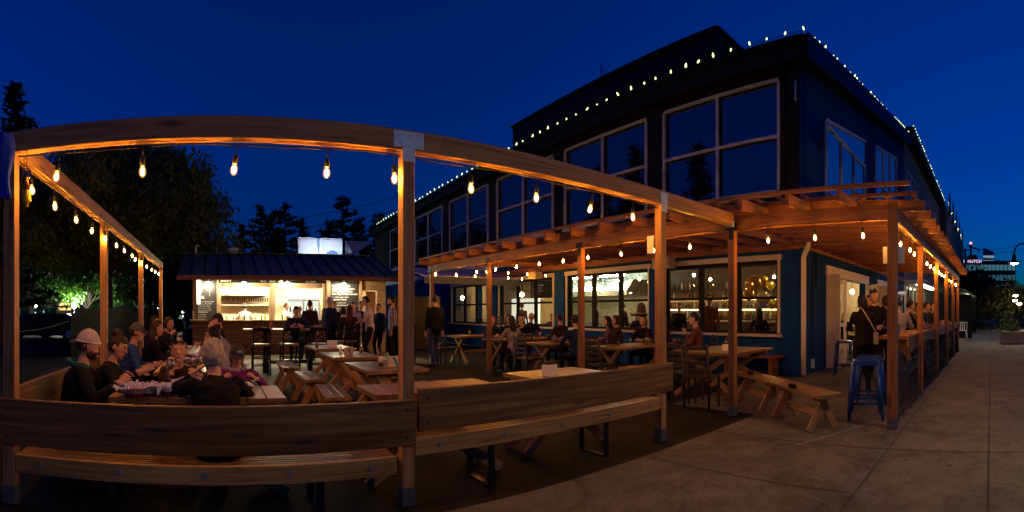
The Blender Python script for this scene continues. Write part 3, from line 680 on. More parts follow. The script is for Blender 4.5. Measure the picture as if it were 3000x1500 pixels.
for y in (4.14, 7.77, 11.52, 15.33, 19.15, 22.95, 26.7):
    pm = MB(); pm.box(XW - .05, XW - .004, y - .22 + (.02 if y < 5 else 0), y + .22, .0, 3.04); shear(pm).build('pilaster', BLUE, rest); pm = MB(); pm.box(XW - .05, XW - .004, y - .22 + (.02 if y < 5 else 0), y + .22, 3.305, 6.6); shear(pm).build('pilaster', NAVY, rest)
# street side: the roof climbs away from the corner at one in five
roofz = lambda x: 7.1 + .187 * (x - XW)
B = lambda u, v, d: (u, YW + d, v if v < 6.5 else roofz(u) - .1)
D1, D2 = (11.5, 15.2), (17.0, 20.2)
w = MB(); holed_wall(w, B, XW + .003, 22.2, -.02, 7, [(*D1, 0, 2.27), (*D2, 0, 2.27), (11.32, 15.05, 3.4, 4.6), (16.55, 20.25, 3.4, 4.6)], .2)
w.build('wall', BLUE, rest)
for x in (9.9, 10.45, 15.75, 16.5, 20.9, 22.0): bt = MB(); bt.box(x - .02, x + .02, YW - .02, YW - .002, .03, 2.7); bt.build('batten', NAVY, rest)
for x in (9.95, 15.8, 21.5): bt = MB(); bt.box(x - .03, x + .03, YW - .02, YW - .002, 2.95, roofz(x) - .5); bt.build('batten', BLUE, rest)
rf = MB()
for x0, x1 in ((XW - .35, 22.2),):
    a, b = roofz(x0), roofz(x1); yl, yr = YW - .32, 29
    rf.add([(x0, yl, a), (x1, yl, b), (x1, yr, zA(yr, b)), (x0, yr, zA(yr, a)), (x0, yl, a - .3), (x1, yl, b - .3), (x1, yr, zA(yr, b - .3)), (x0, yr, zA(yr, a - .3))],
           [(0, 1, 2, 3), (7, 6, 5, 4), (0, 4, 5, 1), (1, 5, 6, 2), (2, 6, 7, 3), (3, 7, 4, 0)])
rfo = rf.build('roof', NAVY, rest)
fa = MB(); fa.beam((XW - .37, YW - .3, 6.78), (XW - .37, 29, zA(29, 6.78)), .03, .44); fa.build('fascia', NAVY, rfo)
fa = MB(); fa.beam((XW - .36, YW - .34, roofz(XW - .36) - .24), (22.2, YW - .34, roofz(22.2) - .24), .03, .5); fa.build('fascia', BLUE, rfo)
ph = MB(); ph.add([(12.5, 7.75, 7), (15.8, 7.75, 7), (15.8, 18.2, 7), (12.5, 18.2, 7), (12.5, 7.75, 9.82), (15.8, 7.75, 9.82), (15.8, 18.2, 9.62), (12.5, 18.2, 9.62)],
                  [(0, 1, 5, 4), (1, 2, 6, 5), (2, 3, 7, 6), (3, 0, 4, 7), (4, 5, 6, 7)])
pho = ph.build('penthouse', NAVY, rest)
pb = MB(); pb.beam((12.47, 7.72, 9.84), (12.47, 18.25, 9.64), .1, .12); pb.beam((12.5, 7.72, 9.84), (15.85, 7.72, 9.84), .1, .12)
for x in (13.1, 14.0, 15.0): pb.box(x - .03, x + .03, 7.71, 7.745, 7.5, 9.7)
pb.build('parapet_cap', BLACK, pho)
an = MB()
for (x, y, h) in ((12.6, 12.7, .7), (12.6, 12.4, .35), (12.6, 12.55, .45)): an.tube([(x, y, 9.7), (x + .02, y + .05, 9.7 + h)], .018, 5)
an.build('antenna', STEEL, pho)

def upper_window(P, u0, u1, v0, v1, vm, hm, brace=False, name='window'):
    f = MB(); t = .07
    def bar(a, b, wd=t, dp=.07, o=-.02): f.beam(P(*a, o), P(*b, o), wd, dp, V(P(0, 0, 1)) - V(P(0, 0, 0)))
    bar((u0, v0), (u1, v0)); bar((u0, v1), (u1, v1)); bar((u0, v0 + t / 2), (u0, v1 - t / 2)); bar((u1, v0 + t / 2), (u1, v1 - t / 2))
    for u in vm: bar((u, v0 + t / 2), (u, v1 - t / 2), .07, .062)
    for h in hm: bar((u0 + t / 2, h), (u1 - t / 2, h), .07, .056)
    if brace: bar((u0 + .05, v1 - .1), (u1 - .05, v0 - .9), .09, .05, -.03)
    return f
for k, (a, b) in enumerate(UPP):
    f = upper_window(A, a, b, 3.98, 6.38, [(a + b) / 2], [5.17])
    f.box(XW - .09, XW - .01, a - .08, b + .08, 3.86, 3.935)
    fo = shear(f).build('window', UPTRIM, rest)
    q = MB(); q.quad((XW + .05, a, 3.98), (XW + .05, b, 3.98), (XW + .05, b, 6.38), (XW + .05, a, 6.38)); shear(q).build('pane', DGLASS, fo)
SKYFR = M('pale blue window paint', (.34, .60, .85), .5)
for a, b in ((11.32, 15.05), (16.55, 20.25)):
    sl = .19
    PB = lambda u, v, d, a=a: (u, YW + d, v + sl * (u - a) * (1 if v > 6.02 else 0))
    f = upper_window(PB, a, b, 3.4, 6.05 if a < 12 else 7.1, [a + (b - a) / 3, a + 2 * (b - a) / 3], [5.95])
    fo = f.build('window', SKYFR, rest)
    zt = 6.05 if a < 12 else 7.1
    q = MB(); q.quad((a, YW - .006, 3.4), (b, YW - .006, 3.4), (b, YW - .006, zt + sl * (b - a)), (a, YW - .006, zt)); q.build('pane', DGLASS2, fo)

for k, (a, b) in enumerate(LOW):
    f = MB()
    f.box(XW - .06, XW - .003, a - .11, b + .11, 2.50, 2.62); f.box(XW - .045, XW - .003, a - .07, a, .92, 2.5); f.box(XW - .045, XW - .003, b, b + .07, .92, 2.5)
    f.box(XW - .12, XW - .003, a - .13, b + .13, .84, .90)
    fo = shear(f).build('window', TRIM, rest)
    s = MB(); n = 3; wd = (b - a) / n
    for i in range(n):
        c0, c1 = a + i * wd, a + (i + 1) * wd
        for y in (c0 + .035, c1 - .035): s.box(XW + .06, XW + .12, y - .035, y + .035, .9, 2.5)
        for z in (.93, 1.69, 2.47): s.box(XW + .063, XW + .117, c0 + .07, c1 - .07, z - .032, z + .032)
    shear(s).build('sash', BLACK, fo)
    q = MB(); q.quad((XW + .09, a, .9), (XW + .09, b, .9), (XW + .09, b, 2.5), (XW + .09, a, 2.5)); shear(q).build('pane', GLS, fo)

# doors to the street terrace
def door_leaf(hx, hy, ang, wd, flip):
    L = thing('door', None, None); L.parent = rest; L.location = V((hx, hy, 0)) - rest.location
    f = MB()
    for x in (.055, wd - .055): f.box(x - .055, x + .055, -.022, .022, .02, 2.22)
    for z, h in ((.14, .24), (1.05, .1), (2.16, .12)): f.box(.11, wd - .11, -.021, .021, z - h / 2, z + h / 2)
    f.box(wd / 2 - .02, wd / 2 + .02, -.018, .018, 1.1, 2.1)
    lf = f.build('leaf', WHITE, L, local=True)
    q = MB(); q.quad((.11, 0, .26), (wd - .11, 0, .26), (wd - .11, 0, 2.1), (.11, 0, 2.1)); q.build('pane', GLS, lf, local=True)
    h = MB(); h.tube([(wd - .06, -.03, 1.0), (wd - .06, -.07, 1.0), (wd - .17, -.07, 1.0)], .011, 6); h.build('handle', GALV, lf, local=True)
    L.rotation_euler = (0, 0, ang)
for d0, d1 in (D1, D2):
    f = MB()
    f.box(d0 - .16, d1 + .3, YW - .05, YW - .003, 2.275, 2.52); f.box(d0 - .13, d0, YW - .05, YW - .003, .0, 2.27); f.box(d1, d1 + .13, YW - .05, YW - .003, .0, 2.27)
    f.build('door_casing', WHITE, rest)
    door_leaf(d0 + .01, YW - .08, math.radians(-7), .92, 0)
    door_leaf(d1 - .01, YW - .08, math.radians(180 + 32), .95, 1)
    f = MB(); f.box(d0 - .07, d0 - .015, YW - .34, YW - .055, .02, 2.3); f.build('folded_leaf', WHITE, rest)
dp = MB()
dp.tube([(9.54, 3.7, 2.98), (9.54, 3.7, 2.76), (9.55, 3.73, 2.69), (9.59, 3.80, 2.60), (9.6, 3.83, 2.53), (9.6, 3.83, 1.2), (9.6, 3.83, .06)], .055, 10)
dp.lathe([(.075, 0), (.075, .06), (.06, .08)], (9.54, 3.7, 2.93), 10)
dp.build('downspout', WHITE, rest)
pp = MB(); pp.tube([(9.55, 4.28, 6.62), (9.6, 4.28, 6.4), (9.6, 4.28, 3.35)], .045, 8); pp.build('downspout', BLACK, rest)
q = MB(); q.box(XW - .47, XW - .39, 3.7, 28.9, 6.88, 6.98); shear(q).build('gutter', BLACK, rest)
for x in (10.9, 21.2): q = MB(); q.box(x - .13, x + .13, YW - .035, YW - .003, 5.2, 5.4); q.build('vent', BLACK, rest)
pp = MB(); pp.tube([(10.6, YW - .03, 2.83), (10.6, YW - .03, 1.95)], .016, 6); pp.build('conduit', BLACK, rest)
ob = MB(); ob.box(10.33, 10.45, YW - .05, YW - .002, .12, .32); ob.build('outlet_box', GALV, rest)
wb = MB(); wb.box(XW - .1, XW - .002, 2.3, 2.301, 0, .001) if False else None
bandm = MB(); bandm.box(XW - .045, XW - .003, YW + .3, 28, 3.05, 3.3); shear(bandm).build('flashing', WHITE, rest)
lg = MB(); lg.box(XW - .07, XW - .006, YW - .02, 15.5, 2.70, 2.88); shear(lg).build('ledger', W_PERG, rest)
lg = MB(); lg.box(XW - .06, 22, YW - .07, YW - .006, 2.74, 2.92); lg.build('ledger', W_PERG, rest)
mp_ = MB(); mp_.tube([(9.64, 4.02, 6.2), (9.56, 4.0, 6.24), (9.52, 3.98, 6.1), (9.55, 4.0, 5.95), (9.52, 3.98, 5.8)], .022, 6); mp_.build('camera_bracket', GALV, rest)
# inside the ground floor
CREAM = M('cream plaster', (.62, .50, .28), .8, scale=1.5)
CEILD = M('dark ceiling', (.018, .014, .012), .7)
FLW = wood('indoor floor', (.05, .03, .018), (.10, .06, .035), (.16, .10, .06), .4)
i_ = MB(); i_.quad((XW + .21, YW + .21, .02), (24, YW + .21, .02), (24, 26, .02), (XW + .21, 26, .02)); i_.build('indoor_floor', FLW, rest)
i_ = MB(); i_.quad((XW + .21, YW + .21, 2.95), (24, YW + .21, 2.95), (24, 28, 2.95), (XW + .21, 28, 2.95)); i_.build('indoor_ceiling', CEILD, rest)
i_ = MB(); i_.box(14.9, 15.0, 6.1, 11.9, .02, 2.94); i_.build('bar_back_wall', M('bar wall', (.07, .045, .03), .6), rest)
TILE = M('white kitchen tile', (.62, .70, .62), .25, scale=3)
i_ = MB(); i_.box(14.9, 15.0, 11.95, 18.0, .02, 2.94); i_.box(11.9, 14.88, 17.9, 18.0, .02, 2.94) if False else None; i_.build('kitchen_back_wall', TILE, rest)
i_ = MB(); i_.box(12.35, 12.45, 15.0, 20.6, .02, 2.94); i_.box(12.35, 12.45, 21.2, 25.5, .02, 2.94); i_.build('dining_partition', CREAM, rest)
ENTW = M('cream entry wall', (.72, .60, .40), .8)
i_ = MB(); i_.box(17.05, 17.15, YW + .25, 5.6, .02, 2.94); i_.build('entry_partition', ENTW, rest)
i_ = MB(); i_.box(22.0, 22.1, YW + .22, 9, .02, 2.94); i_.build('entry_partition', ENTW, rest)

# ------------------------------------------------------------------ neighbours along the street
nb = thing('neighbour_building', 'taupe two storey building joined to the far end of the navy restaurant', 'building', (22.3, YW, 0))
TAUPE = M('taupe stucco', (.20, .18, .15), .8, scale=1.2)
q = MB(); holed_wall(q, lambda u, v, d: (u, 3.95 + d, v), 22.25, 37.5, 0, 9.4, [(22.9, 26.2, 5.6, 8.1), (28, 31.5, 5.6, 8.1), (33, 36.3, 5.6, 8.1), (23, 28, 0, 2.6)], .2)
q.quad((22.25, 3.95, 7), (22.25, 14, 7), (22.25, 14, 9.4), (22.25, 3.95, 9.4)); q.quad((37.5, 3.95, 0), (37.5, 14, 0), (37.5, 14, 9.4), (37.5, 3.95, 9.4)); q.build('wall', TAUPE, nb)
q = MB(); q.box(22.22, 37.9, 3.5, 14, 9.45, 9.85); q.build('roof', BLACK, nb)
for a in (22.9, 28, 33):
    f = upper_window(lambda u, v, d: (u, 3.95 + d, v), a, a + 3.3, 5.6, 8.1, [a + 1.1, a + 2.2], []); fo = f.build('window', SKYFR, nb)
    z = MB(); z.quad((a, 3.97, 5.6), (a + 3.3, 3.97, 5.6), (a + 3.3, 3.97, 8.1), (a, 3.97, 8.1)); z.build('pane', DGLASS, fo)
q = MB(); q.box(22.3, 36, 3.0, 3.93, 2.72, 2.86); q.build('entry_soffit', WHITE, nb)
q = MB(); q.box(23.5, 29, 3.2, 3.6, 2.68, 2.715); q.build('soffit_lamp', EM('soffit lamp', (1, .86, .62), 10), nb)
q = MB(); q.box(23, 28, 3.99, 4.02, 0, 2.6); q.build('shopfront', M('dim shopfront glass', (.02, .018, .014), .08), nb)
q = MB()
for a in (23.7, 25, 26.3): q.box(a - .03, a + .03, 3.93, 3.985, 0, 2.6)
q.build('shopfront_frame', TRIM, nb)
fx = thing('far_row_building', 'dark flat fronted building further up the street with spiked roof posts', 'building', (38, 3.5, 0))
q = MB(); q.box(38, 62, 3.4, 16, 0, 9.6); q.build('wall', TAUPE, fx)
for x in (39, 42.5, 46.5, 51, 56): z = MB(); z.tube([(x, 3.25, 9.0), (x, 3.25, 10.3), (x, 3.25, 11.0)], [.10, .08, .02], 6); z.build('roof_post', BLACK, fx)
shd = thing('lean_to_bar', 'low dark lean-to with lit bottles past the end of the terrace', 'kiosk', (24, 1.6, 0))
q = MB(); q.prism([(22.3, 1.2, 2.35), (33, 1.0, 2.35), (33, 3.3, 2.75), (22.3, 3.3, 2.75)], (0, 0, .08)); q.build('roof', ROOFM, shd)
q = MB(); q.box(26.2, 26.3, 1.0, 2.6, 0, 2.3); q.build('side_screen', BLACK, shd)
q = MB(); q.box(32.9, 33, 1.0, 3.2, 0, 2.3); q.build('side_screen', BLACK, shd)
q = MB(); q.box(26.4, 32.8, 1.9, 2.3, 0, 1.05); q.build('counter', W_DARK, shd)
FAIRY = EM('cool fairy bulb', (1, .95, .6), 40)
for k in range(14): tg = MB(); tg.ball((26.6 + k * .45, 1.35 + .02 * (k % 3), 2.2), .04, 8, 6); tg.build('fairy_bulb', FAIRY, shd)

# ------------------------------------------------------------------ food kiosk
KY = 15.8
kio = thing('food_kiosk', 'wooden seafood kiosk with lit serving hatches under a dark metal gable roof', 'food stand', (2.4, KY, 0))
kx = lambda px: ony(px, 900, KY).x
kz = lambda py, px=760: ony(px, py, KY).z
X0, X1 = kx(565), kx(1130); H1 = (kx(645), kx(789)); H2 = (kx(806), kx(945)); DR = (kx(1057), kx(1105))
TOP, CNT, HT = 2.44, 1.12, kz(842)
w = MB(); holed_wall(w, lambda u, v, d: (u, KY + d, v), X0, X1, 0, TOP, [(*H1, CNT, HT), (*H2, CNT, HT), (*DR, 0, 2.1)], .12)
w.box(X0, X0 + .1, KY + .13, 19.6, 0, TOP); w.box(X1 - .1, X1, KY + .13, 19.6, 0, TOP)
w.build('wall', W_BOARD, kio)
sd = MB(); z = 0.02; 
while z < 1.08:
    h = .115; x = X0 - .01
    while x < DR[0] - .2:
        L = min(R.uniform(.7, 1.9), DR[0] - .1 - x); sd.box(x, x + L - .004, KY - .03 - R.uniform(0, .012), KY - .003, z, min(z + h - .005, 1.085)); x += L
    z += h
sd.build('siding', W_SIDING, kio)
ct = MB(); ct.box(X0 - .08, DR[0] - .08, KY - .3, KY + .5, 1.085, 1.125); ct.build('counter', W_TABLE, kio)
for px in (641, 797, 950, 1053): pst = MB(); x = kx(px); pst.box(x - .075, x + .075, KY - .06, KY - .004, 1.13, TOP); pst.build('post', W_BOARD, kio)
hd = MB(); hd.box(kx(641), kx(1050), KY - .08, KY - .062, 2.31, 2.43); hb = hd.build('header_board', BLACK, kio)
CHALK = M('chalk', (.8, .8, .78), .9, bump=0)
fm = lambda x, z, y: face_mtx((x, y, z), (1, 0, 0), (0, 0, 1))
text('lettering', 'BASKETS', CHALK, .085, fm(kx(646), 2.34, KY - .083), hb)
text('lettering', 'TO GO  -  DRINKS  -  SODA', CHALK, .06, fm(kx(762), 2.345, KY - .083), hb)
text('lettering', 'Play  Outside', CHALK, .06, fm(kx(895), 2.345, KY - .083), hb)
def menu(px0, px1, z0, lines, sz):
    b = MB(); b.box(kx(px0), kx(px1), KY - .06, KY - .02, z0, TOP - .01); o = b.build('menu_board', M('chalkboard black', (.015, .015, .016), .55), kio)
    z = TOP - .13
    for t, k in lines:
        text('lettering', t, CHALK, sz * k, fm(kx(px0) + .05, z, KY - .063), o); z -= sz * 1.25 * max(k, .8)
    return o
menu(575, 636, 1.14, [('TAP', 1.2), ('IPA   Pale   Stout', .8), ('Amber Ale        7', .8), ('Pilsner              7', .8), ('Porter               7', .8), ('Cider                6', .8), ('seasonal            7', .8), ('WINE', 1.25),
     ('Pinot Noir Willamette  $9 33', .62), ('Chardonnay Valley  $8 30', .62), ('Sauvignon Blanc  $8 30', .62), ('Riesling Columbia  $7 26', .62), ('Cabernet Reserve  $9 33', .62), ('SPARKLING', .9), ('Brut Dry  $9 31', .62), ('Prosecco  $8 28', .62), ('Rose  $7 26', .62)], .068)
menu(967, 1050, 1.0, [('Grilled Shrimp Baskets', .9), ('Fish and Chips Basket', .8), ('Grilled Salmon  Slaw Curry', .8), ('SOUPS and SANDWICHES', .7), ('New England Clam Chowder', .85), ('cup or bowl, oyster crackers', .55), ('Steamed Clams', .9), ('white wine, garlic butter', .55),
     ('Smoked Salmon Sandwich', .85), ('pickled onion, cream cheese', .55), ('Salmon B.L.T.', .95), ('Fish Tacos', .9), ('Chopped Salad', .85)], .088)
pn = MB(); pn.box(kx(576), kx(588), KY - .09, KY - .064, 1.62, 2.4); pn.build('notice_sheet', PAPER, kio)
pn = MB(); pn.box(kx(955), kx(966), KY - .09, KY - .02, 1.15, 2.42); pn.build('side_panel', W_BOARD, kio)
# roof
RX0, RX1, YE, YR, ZE, ZR = -1.2, 5.85, 15.0, 17.7, 2.50, 3.45
r = MB()
for ya, yb in ((YE, YR), (20.4, YR)):
    r.prism([(RX0, ya, ZE), (RX1, ya, ZE), (RX1, yb, ZR), (RX0, yb, ZR)], (0, 0, -.06))
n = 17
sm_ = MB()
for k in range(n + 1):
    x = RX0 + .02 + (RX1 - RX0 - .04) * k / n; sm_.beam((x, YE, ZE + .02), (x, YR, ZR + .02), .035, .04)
r.beam((RX0, YR, ZR + .03), (RX1, YR, ZR + .03), .3, .03)
ro = r.build('roof', ROOFM, kio); sm_.build('seam', BLACK, ro)  # seams in black: their shadow lines are put into the colour
fa = MB(); fa.box(RX0, RX1, YE - .03, YE - .003, ZE - .14, ZE - .005); fa.quad((RX0, YE, ZE - .1), (RX1, YE, ZE - .1), (RX1, KY, ZE - .02), (RX0, KY, ZE - .02)); fa.build('fascia', W_SIDING, ro)
vt = MB(); vt.lathe([(.14, 0), (.14, .1), (.2, .12), (.2, .2), (.02, .26)], (.62, 17.7, 3.46), 12); vt.build('roof_vent', GALV, ro)
vt = MB(); vt.tube([(-.72, 17.7, 3.4), (-.72, 17.7, 3.72), (-.66, 17.7, 3.8), (-.58, 17.7, 3.74)], .04, 8); vt.build('vent_pipe', WHITE, ro)
for px in (610, 713, 838, 1000):
    s = MB(); x = kx(px); s.lathe([(.03, .12), (.03, .06), (.10, 0)], (x, KY - .32, 2.3), 12); so = s.build('spot_lamp', GALV, kio)
    s = MB(); s.ball((x, KY - .32, 2.29), .05, 10, 6); s.build('lamp_bulb', EM('kiosk floodlight', (1, .83, .52), 1400), so)
# kitchen inside
STAIN = M('warm stainless', (.62, .56, .46), .32, metal=.7, scale=2)
IVORY = M('ivory kitchen wall', (.75, .62, .40), .6, scale=2)
q = MB(); q.box(X0 + .12, X1 - .12, 18.9, 19.0, 0, 2.44); q.quad((X0, KY, 2.45), (X1, KY, 2.45), (X1, 19.6, 2.45), (X0, 19.6, 2.45)); q.build('kitchen_wall', IVORY, kio)
q = MB(); q.box(X0 + .12, X1 - .12, KY + .15, 18.88, 0.0, .02); q.build('kitchen_floor', CONC, kio)
q = MB(); q.box(H1[0] - .3, H2[0] + .35, 18.35, 18.88, 1.62, 1.66); q.box(H1[0] - .3, H2[0] + .3, 18.2, 18.88, .86, .9); q.box(H1[0] - .2, H2[0], 17.9, 18.88, 1.98, 2.42); q.build('kitchen_shelf', STAIN, kio)
x = H1[0] - .2; TKM = M('dark tickets', (.03, .02, .015), .6)
while x < H2[0] + .3: tk = MB(); tk.box(x, x + .055, 18.33, 18.345, 1.76, 1.9 + R.uniform(-.01, .015)); tk.build('order_ticket', TKM, kio); x += .085 if R.random() < .8 else .17
for k in range(3): 
    s = MB(); x = H1[0] + .35 + k * .75; s.box(x - .25, x + .25, 17.0, 17.1, 2.38, 2.43); s.build('ceiling_lamp', EM('kitchen tube', (1, .82, .50), 480), kio)
s = MB(); s.box(H2[0] + .5, H2[1] - .1, 16.8, 16.9, 2.38, 2.43); s.build('ceiling_lamp', EM('kitchen tube cool', (1, .88, .66), 420), kio)
s = MB(); s.box(DR[0] + .1, DR[1] - .1, 17.4, 17.5, 2.38, 2.43); s.build('ceiling_lamp', EM('doorway tube', (1, .80, .48), 160), kio)
dl = MB(); dl.box(DR[1] - .36, DR[1] - .01, KY + .14, KY + .17, .02, 2.08); dl.build('door', W_BOARD, kio)
# drinks fridge
fr = thing('drinks_fridge', 'double glass door drinks fridge with a bright white sign panel inside the kiosk', 'fridge', (kx(885), 16.9, 0))
FRB = []
fx0, fx1 = ony(842, 900, 16.9).x, ony(938, 900, 16.9).x
q = MB(); q.box(fx0, fx1, 17.0, 17.6, .1, 2.15); q.build('cabinet', M('fridge grey', (.35, .38, .37), .4), fr)
q = MB(); q.box(fx0 + .02, fx1 - .02, 16.93, 16.995, 1.84, 2.13); q.build('sign_panel', EM('lit fridge sign', (1, .97, .88), 3.5), fr)
for a, b in ((fx0 + .04, (fx0 + fx1) / 2 - .03), ((fx0 + fx1) / 2 + .03, fx1 - .04)):
    q = MB(); q.box(a, b, 16.985, 16.997, .3, 1.76); d = q.build('door', EM('lit fridge interior', (.75, .85, .74), 1.1), fr)
    for z in (.62, 1.0, 1.38):
        x = a + .07
        while x < b - .05: FRB.append((x, 16.94, z)); x += .105

def bottle_row(spots, kinds, label, group, name='bottle'):
    pr = []
    for k, (m, prof) in enumerate(kinds):
        q = MB(); q.lathe(prof, n=8); o = q.build(name, m); pr.append(o.data); bpy.data.objects.remove(o)
    for p in spots:
        o = bpy.data.objects.new(name, R.choice(pr)); COL.objects.link(o); o.location = p; tag(o, label, 'bottle', group)
P1 = [(.028, 0), (.028, .14), (.011, .20), (.012, .25)]; P2 = [(.035, .001), (.036, .16), (.013, .21), (.012, .27)]; P3 = [(.033, 0), (.034, .1), (.028, .125), (.027, .13)]
GRB, BRB, WHL, CLR, AMB, YLB = M('green bottle', (.03, .10, .03), .2), M('brown bottle', (.12, .05, .015), .2), M('white label bottle', (.6, .6, .55), .5), M('clear spirit', (.6, .55, .4), .15), M('amber spirit', (.35, .14, .02), .15), M('yellow squeeze bottle', (.6, .45, .03), .35)
bottle_row(FRB, [(GRB, P1), (BRB, P1), (WHL, P1), (GRB, P3)], 'drink bottle standing on the fridge shelves in the kiosk', 'drinks in the kiosk fridge')
sp_ = []; x = H1[0] + .05
while x < H2[1] - .05:
    if not (H1[1] - .1 < x < H2[0] + .1): sp_.append((x, KY + R.uniform(-.02, .3), 1.126))
    x += R.uniform(.09, .22)
bottle_row(sp_, [(WHL, P3), (YLB, P1), (BRB, P2), (GRB, P1), (WHL, P1), (STAIN, P3), (AMB, P3)], 'sauce bottle or jar standing on the lit kiosk counter', 'bottles and jars on the kiosk counter')
# ------------------------------------------------------------------ pergola over the terrace
PX, PY = 5.70, 1.15
BB, BT = 2.46, 2.64
per = thing('pergola', 'long stained timber pergola wrapping round the navy restaurant', 'pergola', (PX, PY, 0))
def post(x, y, z1, parent, mat=W_PERG, w=.09, z0=0.0):
    q = MB(); q.box(x - w / 2, x + w / 2, y - w / 2, y + w / 2, z0 + .008, z1); o = q.build('post', mat, parent)
    b = MB(); b.box(x - w / 2 - .006, x + w / 2 + .006, y - w / 2 - .006, y + w / 2 + .006, z0 + .004, z0 + .13)
    for dx in (-.02, .02): b.tube([(x + dx, y - w / 2 - .006, z0 + .09), (x + dx, y - w / 2 - .014, z0 + .09)], .008, 6)
    b.build('post_base', BASEM, o); return o
APOSTS = [3.29, 6.24, 9.22, 12.2]
BPOSTS = [8.0, 10.35, 12.7, 15.0, 17.1]
for y in APOSTS: post(PX, y, BB - .003, per)
post(PX, PY, BT + .02, per, w=.11)
for x in BPOSTS: post(x, PY, BB - .003, per)
q = MB(); q.beam((PX, PY + .06, (BB + BT) / 2), (PX, 12.35, (BB + BT) / 2), .09, BT - BB); q.build('beam', W_PERG, per)
q = MB(); q.beam((PX + .06, PY, (BB + BT) / 2), (17.3, PY, (BB + BT) / 2), .09, BT - BB); q.build('beam', W_PERG, per)
def rafters(): pass
y = 4.1
while y < 12.4:
    q = MB(); q.beam((5.36, y, 2.715), (XW - .08, y, 2.86), .045, .14); q.build('rafter', W_PERG, per); y += .68
for y in (1.72, 2.35, 2.98, 3.55):
    q = MB(); q.beam((5.36, y, 2.715), (6.12, y, 2.74), .045, .14); q.build('rafter', W_PERG, per)
x = 6.15
while x < 17.2:
    q = MB(); q.beam((x, .82, 2.715), (x, YW - .08, 2.86), .045, .14); q.build('rafter', W_PERG, per); x += .60
for k in range(8):
    xx = 5.42 + k * .56; z = 2.815 + (xx - 5.36) * .034
    q = MB(); q.beam((xx, 3.97 if xx > 6.1 else .9, z), (xx, 12.4, z), .045, .05); q.build('slat', W_PERG, per)
for k in range(9):
    yy = .95 + k * .36; z = 2.815 + (yy - .66) * .044
    q = MB(); q.beam((5.95 if yy < 3.9 else 6.15, yy, z), (17.3, yy, z), .04, .05); q.build('slat', W_PERG, per)
for x, y, a in [(PX, yy, 1) for yy in APOSTS] + [(x, PY, 0) for x in BPOSTS]:
    for s in (-1, 1):
        q = MB()
        if a: q.box(x + s * .047 - .002, x + s * .047 + .002, y - .09, y + .09, BB + .01, BB + .1); q.box(x + s * .047 - .0025, x + s * .047 + .0025, y - .035, y + .035, BB - .12, BB + .01)
        else: q.box(x - .09, x + .09, y + s * .047 - .002, y + s * .047 + .002, BB + .01, BB + .1); q.box(x - .035, x + .035, y + s * .047 - .0025, y + s * .047 + .0025, BB - .12, BB + .01)
        q.build('post_cap_bracket', STEEL, per)

# bar counter and mesh rail between the street posts
bar = thing('bar_counter', 'long timber drinking ledge running between the street side pergola posts', 'bar counter', (7, 1.3, 0))
q = MB(); q.box(6.98, 17.2, 1.21, 1.62, .985, 1.03); q.build('top', W_PERG, bar)
q = MB(); q.box(8.06, 17.05, 1.10, 1.145, .86, 1.03) if False else q.box(6.98, 17.2, 1.168, 1.205, .86, 1.03); q.build('apron', W_PERG, bar)
for x in (7.4, 9.2, 11.5, 13.8, 16): q = MB(); q.prism([(x, 1.21, .98), (x, 1.55, .98), (x, 1.21, .62)], (.04, 0, 0)); q.build('bracket', W_PERG, bar)
bays = [PX] + BPOSTS
for k in range(5):
    a, b = bays[k] + .06, bays[k + 1] - .05
    rl = thing('mesh_rail', ['rusty square mesh rail in the bay by the corner post and blue stools', 'rusty mesh rail in the bay after the first row post', 'rusty mesh rail in the middle bay of the street row', 'rusty mesh rail in the bay before the last', 'rusty mesh rail in the farthest bay by the white chair'][k], 'railing', (a, PY, 0), 'mesh rails under the bar ledge')
    q = MB(); zz = .06
    for j in range(6): q.tube([(a, PY, .08 + j * .155), (b, PY, .08 + j * .155)], .006, 5)
    q.build('wires', STEEL, rl)
    q = MB(); n = int((b - a) / .155)
    for j in range(n + 1): q.tube([(a + (b - a) * j / n, PY - .007, .03 if j % 4 else .0), (a + (b - a) * j / n, PY - .007, .86)], .006, 5)
    q.build('uprights', STEEL, rl)

# ------------------------------------------------------------------ open timber frame round the patio
FY, LX = 3.29, -1.45
frm = thing('timber_frame', 'open cedar post and beam frame enclosing the patio, strung with bulbs', 'frame', (LX, FY, 0))
FB, FT = 2.525, 2.675
for x in (LX, 1.335, 4.155): post(x, FY, FB - .003, frm, W_CEDAR)
for y in (6.28, 9.45, 12.9): post(LX, y, FB - .003, frm, W_CEDAR)
q = MB(); q.beam((LX - .06, FY, (FB + FT) / 2), (1.6, FY, (FB + FT) / 2), .095, FT - FB); q.build('beam', W_CEDAR, frm)
q = MB(); q.beam((1.603, FY, (FB + FT) / 2), (PX - .05, FY, (FB + FT) / 2), .095, FT - FB); q.build('beam', W_CEDAR, frm)
q = MB(); q.beam((LX, FY + .05, (FB + FT) / 2), (LX, 13.0, (FB + FT) / 2), .095, FT - FB); q.build('beam', W_CEDAR, frm)
for x in (1.335, 4.155):
    q = MB(); yb = FY - .0495
    hw_ = .115 if x < 2 else .06; q.box(x - hw_, x + hw_, yb - .0035, yb, FB + .02, FT - .015); q.box(x - .047, x + .047, yb - .0035, yb, FB - .075, FB + .02)
    for dx in ((-.085, -.03, .03, .085) if x < 2 else (-.03, .03)):
        for z in (FB + .05, FB + .1): q.tube([(x + dx, yb - .003, z), (x + dx, yb - .007, z)], .008, 6)
    for dx, z in ((-.02, FB - .03), (.02, FB - .05)): q.tube([(x + dx, yb - .003, z), (x + dx, yb - .007, z)], .008, 6)
    q.build('tie_bracket', GALV, frm)
q = MB(); q.box(PX - .09, PX - .048, FY - .05, FY + .05, FB - .02, FB + .05); q.build('tie_bracket', GALV, frm)

